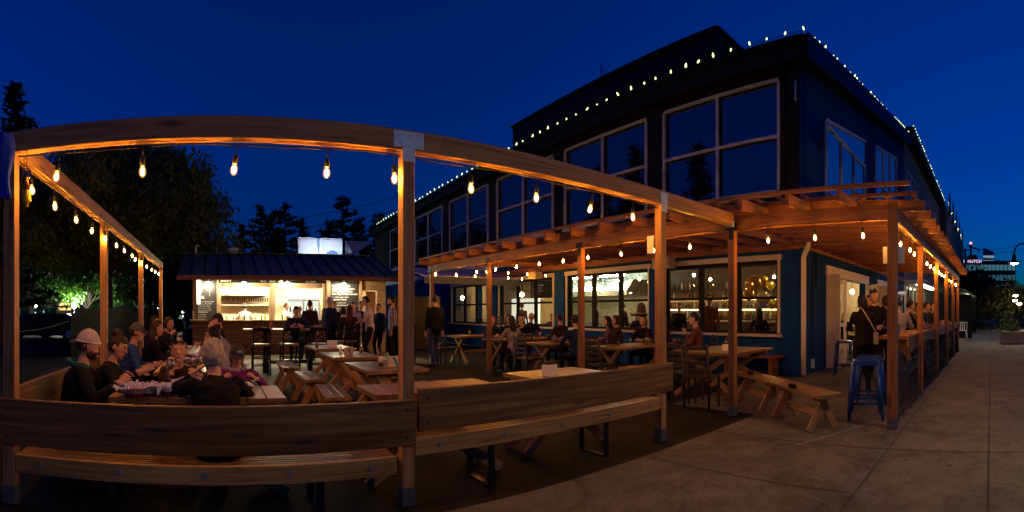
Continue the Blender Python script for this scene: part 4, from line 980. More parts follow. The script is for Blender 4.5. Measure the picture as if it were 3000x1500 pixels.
# ------------------------------------------------------------------ string lights
bulbm = {}
def bulb_proto(mat, key):
    if key in bulbm: return bulbm[key]
    s = MB(); s.tube([(0, 0, 0), (.004, 0, -.04), (0, 0, -.075)], .005, 5); s.lathe([(.013, -.138), (.019, -.134), (.020, -.09), (.012, -.073)], n=8)
    b = MB(); b.lathe([(.003, -.200), (.009, -.195), (.0125, -.182), (.0115, -.165), (.005, -.150)], n=8)
    gl = MB(); gl.lathe([(.003, -.214), (.014, -.209), (.023, -.194), (.0255, -.177), (.023, -.158), (.016, -.142), (.012, -.136)], n=10)
    so = s.build('socket', SOCK); bo = b.build('bulb', mat)
    go = gl.build('bulb_glass', BULBG); bulbm['glass'] = go.data; bpy.data.objects.remove(go)
    bulbm[key] = (so.data, bo.data); bpy.data.objects.remove(so); bpy.data.objects.remove(bo); return bulbm[key]
def light_string(label, path, ts, mat=BULB, key='w', group='string lights over the terrace'):
    """a cable along path with hanging bulbs at points ts"""
    t = thing('string_light', label, 'string light', path[0], group)
    c = MB(); pts = []
    for a, b in zip(path, path[1:]):
        a, b = V(a), V(b); n = max(2, int((b - a).length / .3))
        for i in range(n): pts.append(a.lerp(b, i / n) - V((0, 0, .018 * math.sin(PI * ((i % 4) / 4)))))
    pts.append(V(path[-1])); c.tube(pts, .0065, 5); c.build('cable', CABLE, t)
    sm, bm = bulb_proto(mat, key)
    for p in ts:
        s = bpy.data.objects.new('socket', sm); COL.objects.link(s); s.parent = t; s.location = V(p) - t.location
        s.rotation_euler = (R.uniform(-.17, .17), R.uniform(-.17, .17), R.uniform(0, 6))
        b = bpy.data.objects.new('bulb', bulbm['glass']); COL.objects.link(b); b.parent = s
        b = bpy.data.objects.new('filament', bm); COL.objects.link(b); b.parent = s
    return t
fx_ = [ony(px, py, FY).x for px, py in ((175, 530), (419, 501), (696, 495), (960, 491), (1154, 512), (1378, 539), (1572, 571), (1739, 602), (1853, 627))]
zc = FB - .02
light_string('bulb string hanging below the front cedar beam of the patio', [(LX + .06, FY, zc), (PX - .1, FY, zc)], [(x, FY, zc - .005) for x in fx_])
ly = []; y = 3.55
for px in (82, 157, 219, 270, 305, 338, 360, 385, 400, 415, 432, 445, 455, 465, 474):
    a = (XL0 - px) / F0; ly.append(-(LX + .02) / math.tan(a))
light_string('bulb string hanging below the side cedar beam beside the parking lot', [(LX + .02, FY + .08, zc), (LX + .02, 12.9, zc)], [(LX + .02, y, zc - .005) for y in ly if y < 12.9])
pa = [(5.6, y, 2.45) for y in (1.5, 2.1, 2.72, 3.9, 4.55, 5.25, 5.95, 6.6, 7.3, 8.0, 8.75, 9.6, 10.6)]
light_string('bulb string along the patio side beam of the pergola', [(5.6, 1.3, 2.47), (5.6, 12.0, 2.47)], pa)
xs = [6.42, 7.06, 7.55, 8.45, 9.05, 9.7, 10.2, 11.2, 11.9, 12.4, 13.3, 14, 14.6, 15.4, 16, 16.6]
light_string('bulb string along the street side beam of the pergola', [(5.9, 1.17, 2.455), (17, 1.17, 2.455)], [(x, 1.17, 2.45) for x in xs])
light_string('bulb string slung across the far end of the pergola', [(5.75, 12.3, 2.6), (9.6, 12.6, 2.6)], [(5.9 + .62 * k, 12.3 + .05 * k, 2.585) for k in range(6)])
light_string('bulb string slung across between the last two pergola posts', [(5.75, 10.7, 2.6), (9.6, 11.2, 2.6)], [(6.6 + .7 * k, 10.8 + .08 * k, 2.585) for k in range(4)])
# roof edge lights
def roof_string(label, pts, group='white bulb strings on the roof edges'):
    t = thing('roof_light_string', label, 'string light', pts[0], group)
    c = MB(); c.tube(pts, .008, 4); c.build('cable', CABLE, t)
    key = 'roof'
    if key not in bulbm:
        b = MB(); b.lathe([(.014, 0), (.024, .025), (.027, .055), (.018, .09), (.003, .115)], n=8); o = b.build('bulb', ROOFB); bulbm[key] = o.data; bpy.data.objects.remove(o)
    for p in pts:
        o = bpy.data.objects.new('bulb', bulbm[key]); COL.objects.link(o); o.parent = t; o.location = V(p) - t.location
        o.rotation_euler = (R.uniform(-.5, .5), R.uniform(-.5, .5), 0); k = R.uniform(.6, .95); o.scale = (k, k, k)
    return t
roof_string('white bulb string along the patio side eave of the navy restaurant', [(XW - .33, 3.75 + .42 * k + R.uniform(-.05, .05), zA(3.75 + .42 * k, 7.1) + .01) for k in range(58)])
roof_string('white bulb string up the sloping street side roof edge of the navy restaurant', [(9.5 + .30 * k, YW - .3, roofz(9.5 + .30 * k) + .01) for k in range(42)])
roof_string('white bulb string along the taupe neighbour roof edge', [(22.3 + .4 * k, 3.52, 9.86) for k in range(39)])
roof_string('white bulb string sagging along the farthest roof posts', [(38.4 + .42 * k, 3.3, 9.4 + .5 * abs(((k * .42) % 4) / 2 - 1)) for k in range(46)])

# ------------------------------------------------------------------ foreground benches on the frame
def patio_bench(label, x0, x1, zs, zb0, zb1, legs, ends):
    t = thing('patio_bench', label, 'bench', ((x0 + x1) / 2, FY, 0), 'plank benches facing into the patio')
    q = MB(); q.box(ends[0], ends[1], FY - .09, FY - .049, zb0, zb1, ch=.006); bk = q.build('backrest', W_BENCH, t)
    q = MB()
    for x in (ends[0] + .07, ends[1] - .07):
        for z in (zb0 + .06, zb1 - .07): q = MB(); q.tube([(x, FY - .088, z), (x, FY - .094, z)], .009, 8); q.build('bolt', STEEL, bk)
    q = MB(); q.box(x0 + .055, x1 - .055, FY - .045, FY - .005, zs - .125, zs); ap = q.build('apron', W_APRON, t)
    n = 5
    for k in range(n): q = MB(); xx = x0 + .25 + (x1 - x0 - .5) * k / (n - 1); q.tube([(xx, FY - .044, zs - .06), (xx, FY - .052, zs - .06)], .02, 10); q.tube([(xx, FY - .05, zs - .06), (xx, FY - .062, zs - .06)], .009, 6); q.build('bolt', BOLT, ap)
    q = MB()
    for k in range(9): q.box(x0 + .055, x1 - .055, FY + .006 + k * .046, FY + .006 + k * .046 + .038, zs - .085, zs - R.uniform(0, .003))
    q.build('seat', W_BENCH, t)
    for x in legs:
        q = MB(); q.box(x - .03, x + .03, FY - .06 + .075, FY - .046 + .075, .012, zs - .13); q.box(x - .03, x + .03, FY + .03, FY + .36, .004, .012); q.box(x - .03, x + .03, FY + .36, FY + .374, .012, zs - .09); q.build('leg', STEEL, t)
    return t
patio_bench('long plank bench with a deep backrest board nearest the eye, diners behind it', LX + .0, 1.30, .36, .44, .765, (-.72, .71), (LX - .07, 1.375))
patio_bench('plank bench with a deep backrest board between the two cedar posts, empty', 1.335, 4.155, .475, .53, .835, (2.07, 3.35), (1.40, 4.26))
sb = thing('side_bench', 'long plank bench and backrest along the parking lot side of the patio', 'bench', (LX, 6, 0))
q = MB(); q.box(LX - .09, LX - .049, FY + .1, 7.2, .5, .8); q.build('backrest', W_BENCH, sb)
q = MB()
for k in range(8): q.box(LX + .01 + k * .05, LX + .052 + k * .05, FY + .48, 7.2, .36, .40)
q.build('seat', W_BENCH, sb)
for y in (4.2, 5.6, 7.0): q = MB(); q.box(LX + .02, LX + .38, y - .03, y + .03, .004, .355); q.build('leg', STEEL, sb)

# ------------------------------------------------------------------ tables and benches
def picnic(name, label, cat, L, Wd, H, axis, boards, group, mat=W_TABLE, legmat=W_CEDAR):
    """planked top over two crossed-leg trestles; L along axis, centred on the origin"""
    t = thing(name, label, cat, (0, 0, 0), group)
    P = (lambda u, v, z: (u, v, z)) if axis == 'x' else (lambda u, v, z: (v, u, z))
    q = MB(); bw = Wd / boards
    for k in range(boards):
        v = -Wd / 2 + bw * (k + .5); e = R.uniform(-.006, .006); q.beam(P(-L / 2 + e, v, H - .02), P(L / 2 + e, v, H - .02), bw - .007, .04)
    q.build('top', mat, t, local=True)
    for s in (-1, 1):
        u = s * (L / 2 - .2 if L > 1.0 else L / 2 - .13)
        for d in (-1, 1):
            b = MB(); b.beam(P(u + d * .02, -d * (Wd / 2 + .02), .02), P(u + d * .02, d * (Wd / 2 - .14), H - .045), .038, .085); b.build('leg', legmat, t, local=True)
        b = MB(); b.beam(P(u, -Wd / 2 + .03, H - .065), P(u, Wd / 2 - .03, H - .065), .035, .045); b.build('batten', legmat, t, local=True)
    b = MB(); b.beam(P(-L / 2 + .2, 0, H * .42), P(L / 2 - .2, 0, H * .42), .035, .08); b.build('stretcher', legmat, t, local=True)
    return t
TG, BG = 'planked tables on the patio', 'small plank benches on the patio'
def put(t, x, y, rz=0): t.location = (x, y, 0); t.rotation_euler = (0, 0, rz); return t
put(picnic('patio_table', 'plank table crowded with checked food baskets in front of the grey haired diner', 'table', .62, 1.32, .75, 'y', 9, TG), -.14, 3.89)
put(picnic('patio_table', 'plank table behind the woman with sunglasses on her head', 'table', 1.9, .7, .75, 'y', 5, TG), -.31, 6.06)
put(picnic('patio_table', 'second plank table beyond it at the side bench', 'table', 1.9, .7, .75, 'y', 5, TG), -.36, 8.3)
put(picnic('patio_table', 'bare small table just behind the cedar post', 'table', .55, 1.15, .75, 'y', 8, TG), 1.76, 3.80)
put(picnic('patio_table', 'small table with the square succulent planter behind the empty bench', 'table', .6, .95, .75, 'y', 7, TG), 3.27, 3.96)
tp = picnic('patio_table', 'small table with a beer bottle and a blue striped box', 'table', 1.0, .72, .75, 'y', 5, TG); put(tp, 1.95, 5.5)
dup(tp, (1.96, 7.1, 0), 0, 'small table with a pink card holder, middle of its row')
dup(tp, (2.05, 8.7, 0), 0, 'small table with a white napkin box nearest the high table')
bp = picnic('small_bench', 'empty plank bench with pale worn top, nearest of its row', 'bench', 1.0, .3, .45, 'y', 3, BG, legmat=W_CEDAR); put(bp, 1.37, 5.72, -.09)
dup(bp, (1.37, 7.15, 0), 0, 'plank bench, middle of the row beside the small tables')
dup(bp, (1.27, 8.68, 0), 0, 'plank bench nearest the kiosk stools')
dup(bp, (2.62, 5.6, 0), .05, 'plank bench tucked behind the beer bottle table')
dup(bp, (2.66, 7.2, 0), -.04, 'plank bench on the far side of the middle small table')
# under the pergola
put(picnic('terrace_table', 'broad varnished table by the corner pergola post with a white planter', 'table', 1.5, 1.15, .75, 'x', 8, 'varnished tables along the restaurant windows'), 7.15, 4.3)
tt = picnic('terrace_table', 'varnished table with foil wrapped food where the bike helmet diner sits', 'table', 1.75, .8, .75, 'x', 6, 'varnished tables along the restaurant windows'); put(tt, 7.15, 6.3)
dup(tt, (6.9, 8.0, 0), 0, 'varnished table in front of the woman in purple')
dup(tt, (6.9, 9.7, 0), 0, 'varnished table with a glowing phone and piled napkins')
dup(tt, (6.9, 11.6, 0), 0, 'varnished table at the far end beside the stacked chairs')
lb = picnic('long_bench', 'long slatted bench end nearest the street, a dark clip on its edge', 'bench', 1.28, .34, .45, 'x', 4, 'benches in line across the terrace corner'); put(lb, 5.66, 2.26, math.atan2(1.9, 1.5))
dup(lb, (6.46, 3.28, 0), math.atan2(1.9, 1.5), 'slatted bench in line behind it, ending at the corner table')
for (x, y, l) in ((5.55, 2.35, 'dark wedge clip on the bench end nearest the street'), (6.48, 3.42, 'dark wedge clip on the rear slatted bench')):
    q = MB(); q.prism([(-.05, -.03, .451), (.05, -.03, .451), (.05, .03, .451), (-.05, .03, .451)], (0, .02, .05)); o = q.build('clip', STEEL); o.location = (x, y, 0); o.rotation_euler = (0, 0, .9); tag(o, l, 'clip')
wbn = thing('wall_bench', 'red stained bench against the wall below the bar window', 'bench', (9.3, 5, 0))
q = MB()
for k in range(6): q.box(9.12 + k * .075, 9.12 + k * .075 + .065, 4.25, 5.6, .42, .46)
q.build('seat', W_PERG, wbn)
for y in (4.4, 5.45): q = MB(); q.box(9.15, 9.5, y - .04, y + .04, .004, .418); q.build('leg', W_PERG, wbn)
# dark slat back chairs
def slat_chair(label):
    t = thing('slat_chair', label, 'chair', (0, 0, 0), 'dark slat back chairs on the terrace')
    q = MB(); q.box(-.21, .21, -.21, .21, .43, .46); q.build('seat', W_DARK, t, local=True)
    for x in (-.19, .19):
        q = MB(); q.beam((x, .19, .005), (x, .19, .43), .035, .035); q.build('leg', W_DARK, t, local=True)
        q = MB(); q.tube([(x, -.19, .005), (x, -.19, .45), (x, -.26, .92)], .019, 6); q.build('leg', W_DARK, t, local=True)
    q = MB()
    for z in (.56, .66, .76, .87): q.beam((-.18, -.2 - (z - .45) * .15, z), (.18, -.2 - (z - .45) * .15, z), .016, .05)
    q.build('backrest', W_DARK, t, local=True); return t
ch = slat_chair('dark slat back chair alone by the corner pergola post'); put(ch, 5.95, 3.95, math.radians(-80))
for x, y, rz, l in ((6.25, 4.45, -90, 'dark slat back chair behind the lone one at the planter table'), (6.15, 6.2, -90, 'dark slat back chair before the helmet diner table'), (6.6, 7.2, 0, 'dark slat back chair between the two middle terrace tables'), (7.3, 7.25, 0, 'dark slat back chair beside the woman in purple'),
                    (5.9, 8.0, -90, 'dark slat back chair at the end of the table before the woman in purple'), (6.3, 8.95, 0, 'dark slat back chair beside the diner in the grey top'), (5.9, 11.5, -95, 'dark slat back chair by the walking man'), (-1.2, 10.6, 95, 'dark slat back chair alone by the parking lot fence'), (-1.1, 11.5, 80, 'dark slat back chair past the second side table'), (7.0, 5.35, 8, 'dark slat back chair with its back to the lone corner chair'), (6.7, 10.45, 175, 'dark slat back chair under the auburn haired diner'), (7.45, 10.55, 185, 'dark slat back chair under the diners in black'), (7.6, 9.05, 5, 'dark slat back chair between the phone table and the purple topped woman'), (8.3, 5.5, 45, 'dark slat back chair under the cyclist')):
    dup(ch, (x, y, 0), math.radians(rz), l)
# chairs stacked by the far window
for k in range(7):
    sc = bpy.data.objects.new('stacked_chair', None); COL.objects.link(sc); sc.location = (8.2 + (k % 2) * .9, 13.1 + (k % 2) * .5, .0 + (k // 2) * .115)
    tag(sc, 'dark chair in the stacks below the far ground floor window', 'chair', 'stacked chairs by the far window')
    sc.rotation_euler = (0, 0, math.radians(88 + R.uniform(-6, 6)))
    for c in ch.children: d = c.copy(); COL.objects.link(d); d.parent = sc
# high table with cross back stools
ht = thing('high_table', 'tall plank table in front of the kiosk holding paper trays and a red bottle', 'table', (1.55, 11.2, 0))
q = MB()
for k in range(4): q.beam((.64, 10.95 + k * .16, .975), (2.5, 10.95 + k * .16, .975), .153, .045)
q.build('top', W_TABLE, ht)
for x in (1.12, 2.15): q = MB(); q.box(x - .06, x + .06, 11.13, 11.25, .0, .95); q.box(x - .07, x + .07, 10.95, 11.43, .004, .05) if False else None; q.build('leg', STEEL, ht)
q = MB(); q.box(1.19, 2.08, 11.16, 11.22, .2, .28); q.build('stretcher', STEEL, ht)
def stool_x(label):
    t = thing('cross_back_stool', label, 'bar stool', (0, 0, 0), 'cross back stools at the high tables')
    q = MB(); q.box(-.19, .19, -.19, .19, .64, .685); q.build('seat', W_TABLE, t, local=True)
    for x in (-.18, .18):
        q = MB(); q.beam((x, .17, .005), (x, .16, .64), .034, .034); q.build('leg', BLACK, t, local=True)
        q = MB(); q.tube([(x * 1.05, -.19, .005), (x, -.18, .66), (x, -.22, 1.02)], .019, 6); q.build('leg', BLACK, t, local=True)
    q = MB(); q.beam((-.19, -.222, 1.0), (.19, -.222, 1.0), .022, .07); q.beam((-.17, -.19, .74), (.17, -.215, .96), .015, .022); q.beam((.17, -.19, .74), (-.17, -.215, .96), .015, .022); q.beam((-.18, -.195, .73), (.18, -.195, .73), .018, .03); q.build('backrest', BLACK, t, local=True)
    q = MB()
    for z in (.22, .38): q.beam((-.18, .17, z), (.18, .17, z), .02, .025); q.beam((-.18, -.18, z), (.18, -.18, z), .02, .025)
    for x in (-.18, .18): q.beam((x, -.18, .3), (x, .17, .3), .02, .025)
    q.build('footrest', BLACK, t, local=True); return t
sx = stool_x('black cross back stool, leftmost at the high table'); put(sx, .98, 10.75, 0)
dup(sx, (1.62, 10.78, 0), .06, 'black cross back stool beside the leg of the high table')
dup(sx, (2.25, 10.8, 0), -.1, 'black cross back stool at the other end of the high table')
dup(sx, (3.2, 11.75, 0), .25, 'black cross back stool among the standing customers')
# blue metal stools
def blue_stool(label):
    t = thing('metal_stool', label, 'bar stool', (0, 0, 0), 'blue metal stools along the bar ledge')
    q = MB(); q.add([(-.155, -.155, .755), (.155, -.155, .755), (.155, .155, .755), (-.155, .155, .755), (-.16, -.16, .70), (.16, -.16, .70), (.16, .16, .70), (-.16, .16, .70)],
                    [(0, 1, 2, 3), (4, 5, 1, 0), (5, 6, 2, 1), (6, 7, 3, 2), (7, 4, 0, 3)]); q.build('seat', STOOLB, t, local=True)
    for sx_ in (-1, 1):
        for sy in (-1, 1):
            q = MB(); a, b = V((sx_ * .15, sy * .15, .70)), V((sx_ * .215, sy * .215, .004))
            q.tube([a, a.lerp(b, .5), b], [.034, .028, .02], 6); q.build('leg', STOOLB, t, local=True)
    for z, w in ((.22, .195), (.45, .173)):
        q = MB()
        for i in range(4):
            c = [(-w, -w), (w, -w), (w, w), (-w, w)]; a, b = c[i], c[(i + 1) % 4]; q.beam((*a, z), (*b, z), .008, .03)
        q.build('brace', STOOLB, t, local=True); return t
bs = blue_stool('empty blue metal stool nearest the corner post'); put(bs, 6.22, 1.62, .3)
for x, y, rz, l in ((6.85, 1.72, .1, 'second empty blue stool tucked just behind the nearest'), (10.3, 3.15, .2, 'blue metal stool beside the open double doors'), (9.4, 1.75, 0, 'blue stool under the diner in the grey shirt'), (10.3, 1.75, .2, 'blue stool just past the grey shirted diner'),
                    (11.1, 1.75, .4, 'blue stool under the customer bent over the ledge'), (12.4, 1.7, 0, 'blue stool under the customer in navy'), (13.5, 1.75, .1, 'blue stool near the fourth street post'), (14.6, 1.75, .3, 'blue stool past the fourth street post'), (15.8, 1.72, 0, 'farthest blue stool on the bar ledge')):
    dup(bs, (x, y, 0), rz, l)

# ------------------------------------------------------------------ small things on the tables
def paper_basket(label, x, y, z, s=1, rz=0, tall=.07):
    t = thing('food_basket', label, 'food basket', (x, y, z), 'paper lined food baskets'); t.rotation_euler = (0, 0, rz)
    q = MB(); q.lathe([(.06 * s, 0.002), (.075 * s, .022), (.078 * s, .025)], n=16, sx=1.25); q.build('basket', M('red plastic basket', (.3, .03, .03), .4), t, local=True)
    q = MB(); n = 18; vs = []
    for i, (r, h) in enumerate(((.02, .03), (.085, .032), (.118, tall * .7), (.15, tall * .7 + .01))):
        for k in range(n):
            a = 2 * PI * k / n; j = (R.uniform(-.03, .03) if i > 1 else 0)
            vs.append(((r + j) * 1.3 * s * math.cos(a), (r + j) * s * math.sin(a), h * s + j * .9))
    q.add(vs, [(i * n + k, i * n + (k + 1) % n, (i + 1) * n + (k + 1) % n, (i + 1) * n + k) for i in range(3) for k in range(n)]); q.build('paper', CHECK, t, local=True)
    q = MB()
    for k in range(9): a = R.uniform(0, 6.3); r = R.uniform(0, .07); p = V((r * math.cos(a), r * math.sin(a), .05)) * s; q.beam(p, p + V((R.uniform(-.05, .05), R.uniform(-.05, .05), R.uniform(0, .02))), .014, .014)
    q.build('chips', M('golden fries', (.5, .28, .08), .7), t, local=True)['kind'] = 'stuff'
    return t
B_ = lambda l, x, y, z, s=1, rz=0, tall=.07: paper_basket(l, x, y, z, s * .82, rz, tall)
B_('checked paper basket at the elbow of the woman with the bun', -.62, 3.86, .751, 1.0, .4, .085)
B_('white paper food basket nearest the backrest board', -.60, 3.64, .751, 1.1, .7, .09)
B_('crumpled checked basket in the middle of the crowded table', -.34, 3.80, .751, 1.0, 1.2, .10)
B_('checked basket before the woman with sunglasses on her head', -.28, 4.08, .751, .85, .2, .1)
B_('checked basket in front of the child in purple', .20, 3.98, .751, .75, .1, .06)
B_('checked basket on the table of the dark haired woman', -.34, 5.95, .751, .9, .3, .1)
B_('crumpled checked basket further along that same table', -.30, 6.45, .751, .9, .8, .12)
B_('paper tray alone at one end of the high table', 1.02, 11.15, 1.0, 1.0, .1, .05)
B_('paper tray in front of the man in blue at the high table', 1.85, 11.1, 1.0, 1.0, .2, .05)
B_('crumpled paper tray at the end of the high table', 2.28, 11.15, 1.0, 1.0, .4, .08)
B_('piled napkin tray beside the glowing phone', 6.9, 9.55, .751, 1.2, .4, .14)
B_('piled paper tray in front of the woman in purple', 6.55, 7.95, .751, 1.1, .9, .12)
def napkin(label, x, y, z, s=.1, m=None):
    q = MB(); n = 9; vs = []
    for i in range(n):
        for j in range(n):
            u, v = i / (n - 1) - .5, j / (n - 1) - .5; h = mnoise.noise(V((u * 3 + x * 9, v * 3 + y * 9, 1.7))) + .5 * mnoise.noise(V((u * 8 + x * 5, v * 8, 4.1)))
            vs.append((u * 2 * s * (1 + .25 * h), v * 1.6 * s * (1 - .2 * h), .004 + abs(h) * s * .95))
    q.add(vs, [(i * n + j, (i + 1) * n + j, (i + 1) * n + j + 1, i * n + j + 1) for i in range(n - 1) for j in range(n - 1)])
    o = q.build('napkin', m or PAPER); o.location = (x, y, z); o.rotation_euler = (0, 0, x * 7); tag(o, label, 'napkin')
napkin('crumpled white napkin beside the basket nearest the backrest board', -.50, 3.73, .752, .11); napkin('white napkin heap between the can and the bottle', -.24, 3.72, .752, .09)
napkin('white napkin by the elbow of the bearded man', -.74, 3.88, .752, .09); napkin('checked sheet folded up beside the can', -.06, 3.95, .752, .11, CHECK); napkin('checked sheet trailing off the basket of the bun haired woman', -.46, 3.95, .752, .12, CHECK)
napkin('napkins piled on the second table before the lavender top', -.2, 6.25, .752, .11); napkin('white napkin on the second table near the tumbler', -.42, 5.6, .752, .1); napkin('napkin heap in front of the auburn haired diner', 6.75, 9.85, .752, .12); napkin('napkin heap at the purple topped woman', 7.2, 8.05, .752, .1); napkin('white napkin before the cyclist', 7.7, 6.1, .752, .1)
def lathe_thing(name, label, cat, prof, x, y, z, mat, group=None, cap=None, liquid=None):
    t = thing(name, label, cat, (x, y, z), group)
    q = MB(); q.lathe(prof, n=14); q.build('body', mat, t, local=True)
    if cap: q = MB(); q.lathe(cap[0], n=12); q.build('cap', cap[1], t, local=True)
    if liquid: q = MB(); q.lathe(liquid[0], n=12); q.build('drink', liquid[1], t, local=True)
    return t
AMBER = M('beer', (.55, .27, .03), .1); BROWN = M('brown glass bottle', (.10, .04, .012), .12); LAGER = M('yellow lager', (.6, .42, .05), .15)
PINT = [(.028, .002), (.03, .004), (.041, .14), (.042, .145)]
CAN = [(.024, .002), (.032, .01), (.033, .11), (.027, .122)]
BOT = [(.028, .002), (.031, .01), (.031, .13), (.014, .18), (.0135, .225)]
TUMB = [(.033, .002), (.036, .006), (.038, .12)]
SILV = M('aluminium can', (.7, .72, .75), .3, metal=.85)
lathe_thing('beer_can', 'white and silver can standing among the checked baskets', 'can', CAN, -.14, 3.78, .751, SILV, cap=([(.026, .1225), (.026, .126)], GALV))
lathe_thing('beer_bottle', 'dark bottle with a white label before the crowded baskets', 'bottle', BOT, -.36, 3.64, .751, BROWN, cap=([(.0318, .04), (.0318, .11)], PAPER))
lathe_thing('pint_glass', 'half full pint of yellow lager beside the grey haired diner', 'glass', PINT, .02, 3.85, .751, VESSEL, liquid=([(.026, .006), (.036, .1)], LAGER))
lathe_thing('tumbler', 'clear water tumbler at the corner of the next table', 'glass', TUMB, -.50, 5.28, .751, VESSEL, liquid=([(.031, .008), (.034, .07)], M('water', (.3, .32, .34), .1)))
lathe_thing('beer_bottle', 'tall brown beer bottle on the small table with the striped box', 'bottle', BOT, 1.87, 5.38, .751, BROWN, cap=([(.0318, .05), (.0318, .12)], PAPER))
lathe_thing('beer_can', 'green and silver can beside the striped box', 'can', CAN, 2.14, 5.42, .751, SILV, cap=([(.0335, .02), (.0335, .07)], M('green band', (.05, .2, .08), .4)))
def box_thing(name, label, cat, x, y, z, sx, sy, sz, mat, band=None, rz=0, group=None):
    t = thing(name, label, cat, (x, y, z), group); t.rotation_euler = (0, 0, rz)
    q = MB(); q.box(-sx / 2, sx / 2, -sy / 2, sy / 2, .001, sz); q.build('body', mat, t, local=True)
    if band: q = MB(); q.prism([(-sx * .25, -sy / 2 - .002, sz * .98), (-sx * .02, -sy / 2 - .002, sz * .98), (sx * .35, -sy / 2 - .002, .004), (sx * .1, -sy / 2 - .002, .004)], (0, .0015, 0)); q.build('band', band, t, local=True)
    return t
GG = 'drinks left on the terrace tables'
for k, (x, y) in enumerate(((6.6, 8.15), (7.0, 7.8), (7.4, 8.1), (6.7, 9.75), (7.3, 9.6), (7.6, 9.85), (6.8, 6.4), (7.3, 6.15), (7.7, 6.45), (6.6, 11.7), (7.2, 11.5), (7.5, 4.45))):
    if k % 3 == 2: lathe_thing('beer_bottle', 'brown bottle standing on a varnished terrace table by the windows', 'bottle', BOT, x, y, .751, BROWN, 'bottles on the terrace tables', cap=([(.0318, .04), (.0318, .11)], PAPER))
    else: lathe_thing('pint_glass', 'part drunk pint glass on a varnished terrace table by the windows', 'glass', PINT, x, y, .751, VESSEL, GG, liquid=([(.026, .006), (.034, .07 + .02 * (k % 2))], LAGER if k % 2 else AMBER))
for x, y, l in ((1.75, 8.45, 'pint glass on the small table nearest the high table'), (2.2, 7.25, 'pint glass on the middle small table')): lathe_thing('pint_glass', l, 'glass', PINT, x, y, .751, VESSEL, liquid=([(.026, .006), (.035, .08)], LAGER))
box_thing('card_box', 'cream box with a slanting blue stripe on the small table', 'box', 2.0, 5.3, .751, .15, .08, .12, M('cream card', (.6, .52, .36), .6), M('blue stripe', (.02, .25, .55), .5))
box_thing('card_holder', 'pink and green card holder on the middle small table', 'card holder', 1.93, 7.0, .751, .13, .06, .11, M('pink card', (.6, .38, .3), .6), M('green card band', (.05, .3, .28), .6))
lathe_thing('sauce_bottle', 'small white sauce bottle beside the pink card holder', 'bottle', [(.022, .001), (.024, .1), (.008, .13), (.006, .16)], 1.82, 7.05, .751, PAPER)
box_thing('napkin_box', 'white napkin box on the small table nearest the high table', 'box', 2.05, 8.55, .751, .17, .1, .12, PAPER)
lathe_thing('ketchup_bottle', 'red squeeze bottle standing on the high table', 'bottle', [(.03, .001), (.033, .01), (.033, .14), (.012, .17), (.006, .21)], 1.27, 11.25, 1.0, M('red plastic', (.45, .01, .012), .35))
SUCC = M('succulent leaf', (.05, .09, .05), .5)
def planter(label, x, y, z, s, mat):
    t = thing('succulent_planter', label, 'planter', (x, y, z), 'square succulent planters on tables')
    q = MB(); q.box(-.05 * s, .05 * s, -.05 * s, .05 * s, .001, .095 * s); q.build('pot', mat, t, local=True)
    q = MB()
    for k in range(26):
        a = R.uniform(0, 6.28); r = R.uniform(0, .045); p = V((r * math.cos(a), r * math.sin(a), .095)) * s; q.tube([p, p + V((math.cos(a) * .012, math.sin(a) * .012, .018)) * s, p + V((math.cos(a) * .028, math.sin(a) * .028, .028 + R.uniform(0, .015))) * s], [.007, .006, .001], 5)
    q.build('plant', SUCC, t, local=True); return t
planter('small white square pot of succulents on the table behind the empty bench', 3.05, 3.8, .751, 1.15, PAPER).rotation_euler = (0, 0, .45)
planter('white and blue square pot of succulents on the corner terrace table', 6.9, 4.1, .751, 1.1, PAPER).rotation_euler = (0, 0, .3)
o = MB(); o.box(-.035, .035, -.07, .07, .001, .008); ob_ = o.build('phone', EM('phone screen', (.85, .9, 1), 1.2)); ob_.location = (6.55, 9.5, .76); ob_.rotation_euler = (0, -.5, .5); tag(ob_, 'glowing phone lying on the varnished terrace table', 'phone')
# glasses and a lantern along the bar ledge
lathe_thing('candle_lantern', 'glass candle lantern at the near end of the bar ledge', 'lantern', [(.05, .002), (.052, .006), (.052, .15), (.04, .165)], 7.2, 1.4, 1.031, VESSEL, liquid=([(.028, .006), (.028, .06)], EM('candle glow', (1, .85, .5), 1.2)))
k = 0
for x in (9.9, 10.6, 10.9, 11.7, 12.1, 12.9, 13.4, 14.2, 15.1, 16.0):
    k += 1; lathe_thing('drink_glass', 'drinking glass left on the bar ledge further down the street side', 'glass', TUMB, x, 1.32 + R.uniform(-.05, .15), 1.031, VESSEL, 'glasses along the bar ledge', liquid=([(.03, .008), (.034, .05 + .01 * (k % 4))], AMBER if k % 3 == 0 else M('pale drink', (.4, .38, .35), .1)))
# signs, speakers, odds
t = thing('speaker', 'cream loudspeaker bracketed under the pergola above the bar window', 'speaker', (9.3, 7.3, 2.5))
q = MB(); q.prism([(9.2, 7.05, 2.42), (9.2, 7.55, 2.42), (9.2, 7.55, 2.67), (9.2, 7.05, 2.67)], (.28, 0, 0)); q.build('cabinet', TRIM, t)
q = MB(); q.box(9.185, 9.197, 7.08, 7.52, 2.44, 2.65); q.build('grille', M('speaker grille', (.4, .36, .28), .7), t)
q = MB(); q.box(9.48, 9.6, 7.25, 7.35, 2.5, 2.58); q.build('bracket', STEEL, t)
t2 = thing('speaker', 'smaller cream loudspeaker under the pergola above the second window', 'speaker', (9.4, 12.4, 2.4))
q = MB(); q.box(9.25, 9.5, 12.2, 12.65, 2.42, 2.64); q.build('cabinet', TRIM, t2)
q = MB(); q.box(9.238, 9.248, 12.22, 12.63, 2.44, 2.62); q.build('grille', M('speaker grille dark', (.3, .27, .2), .7), t2)
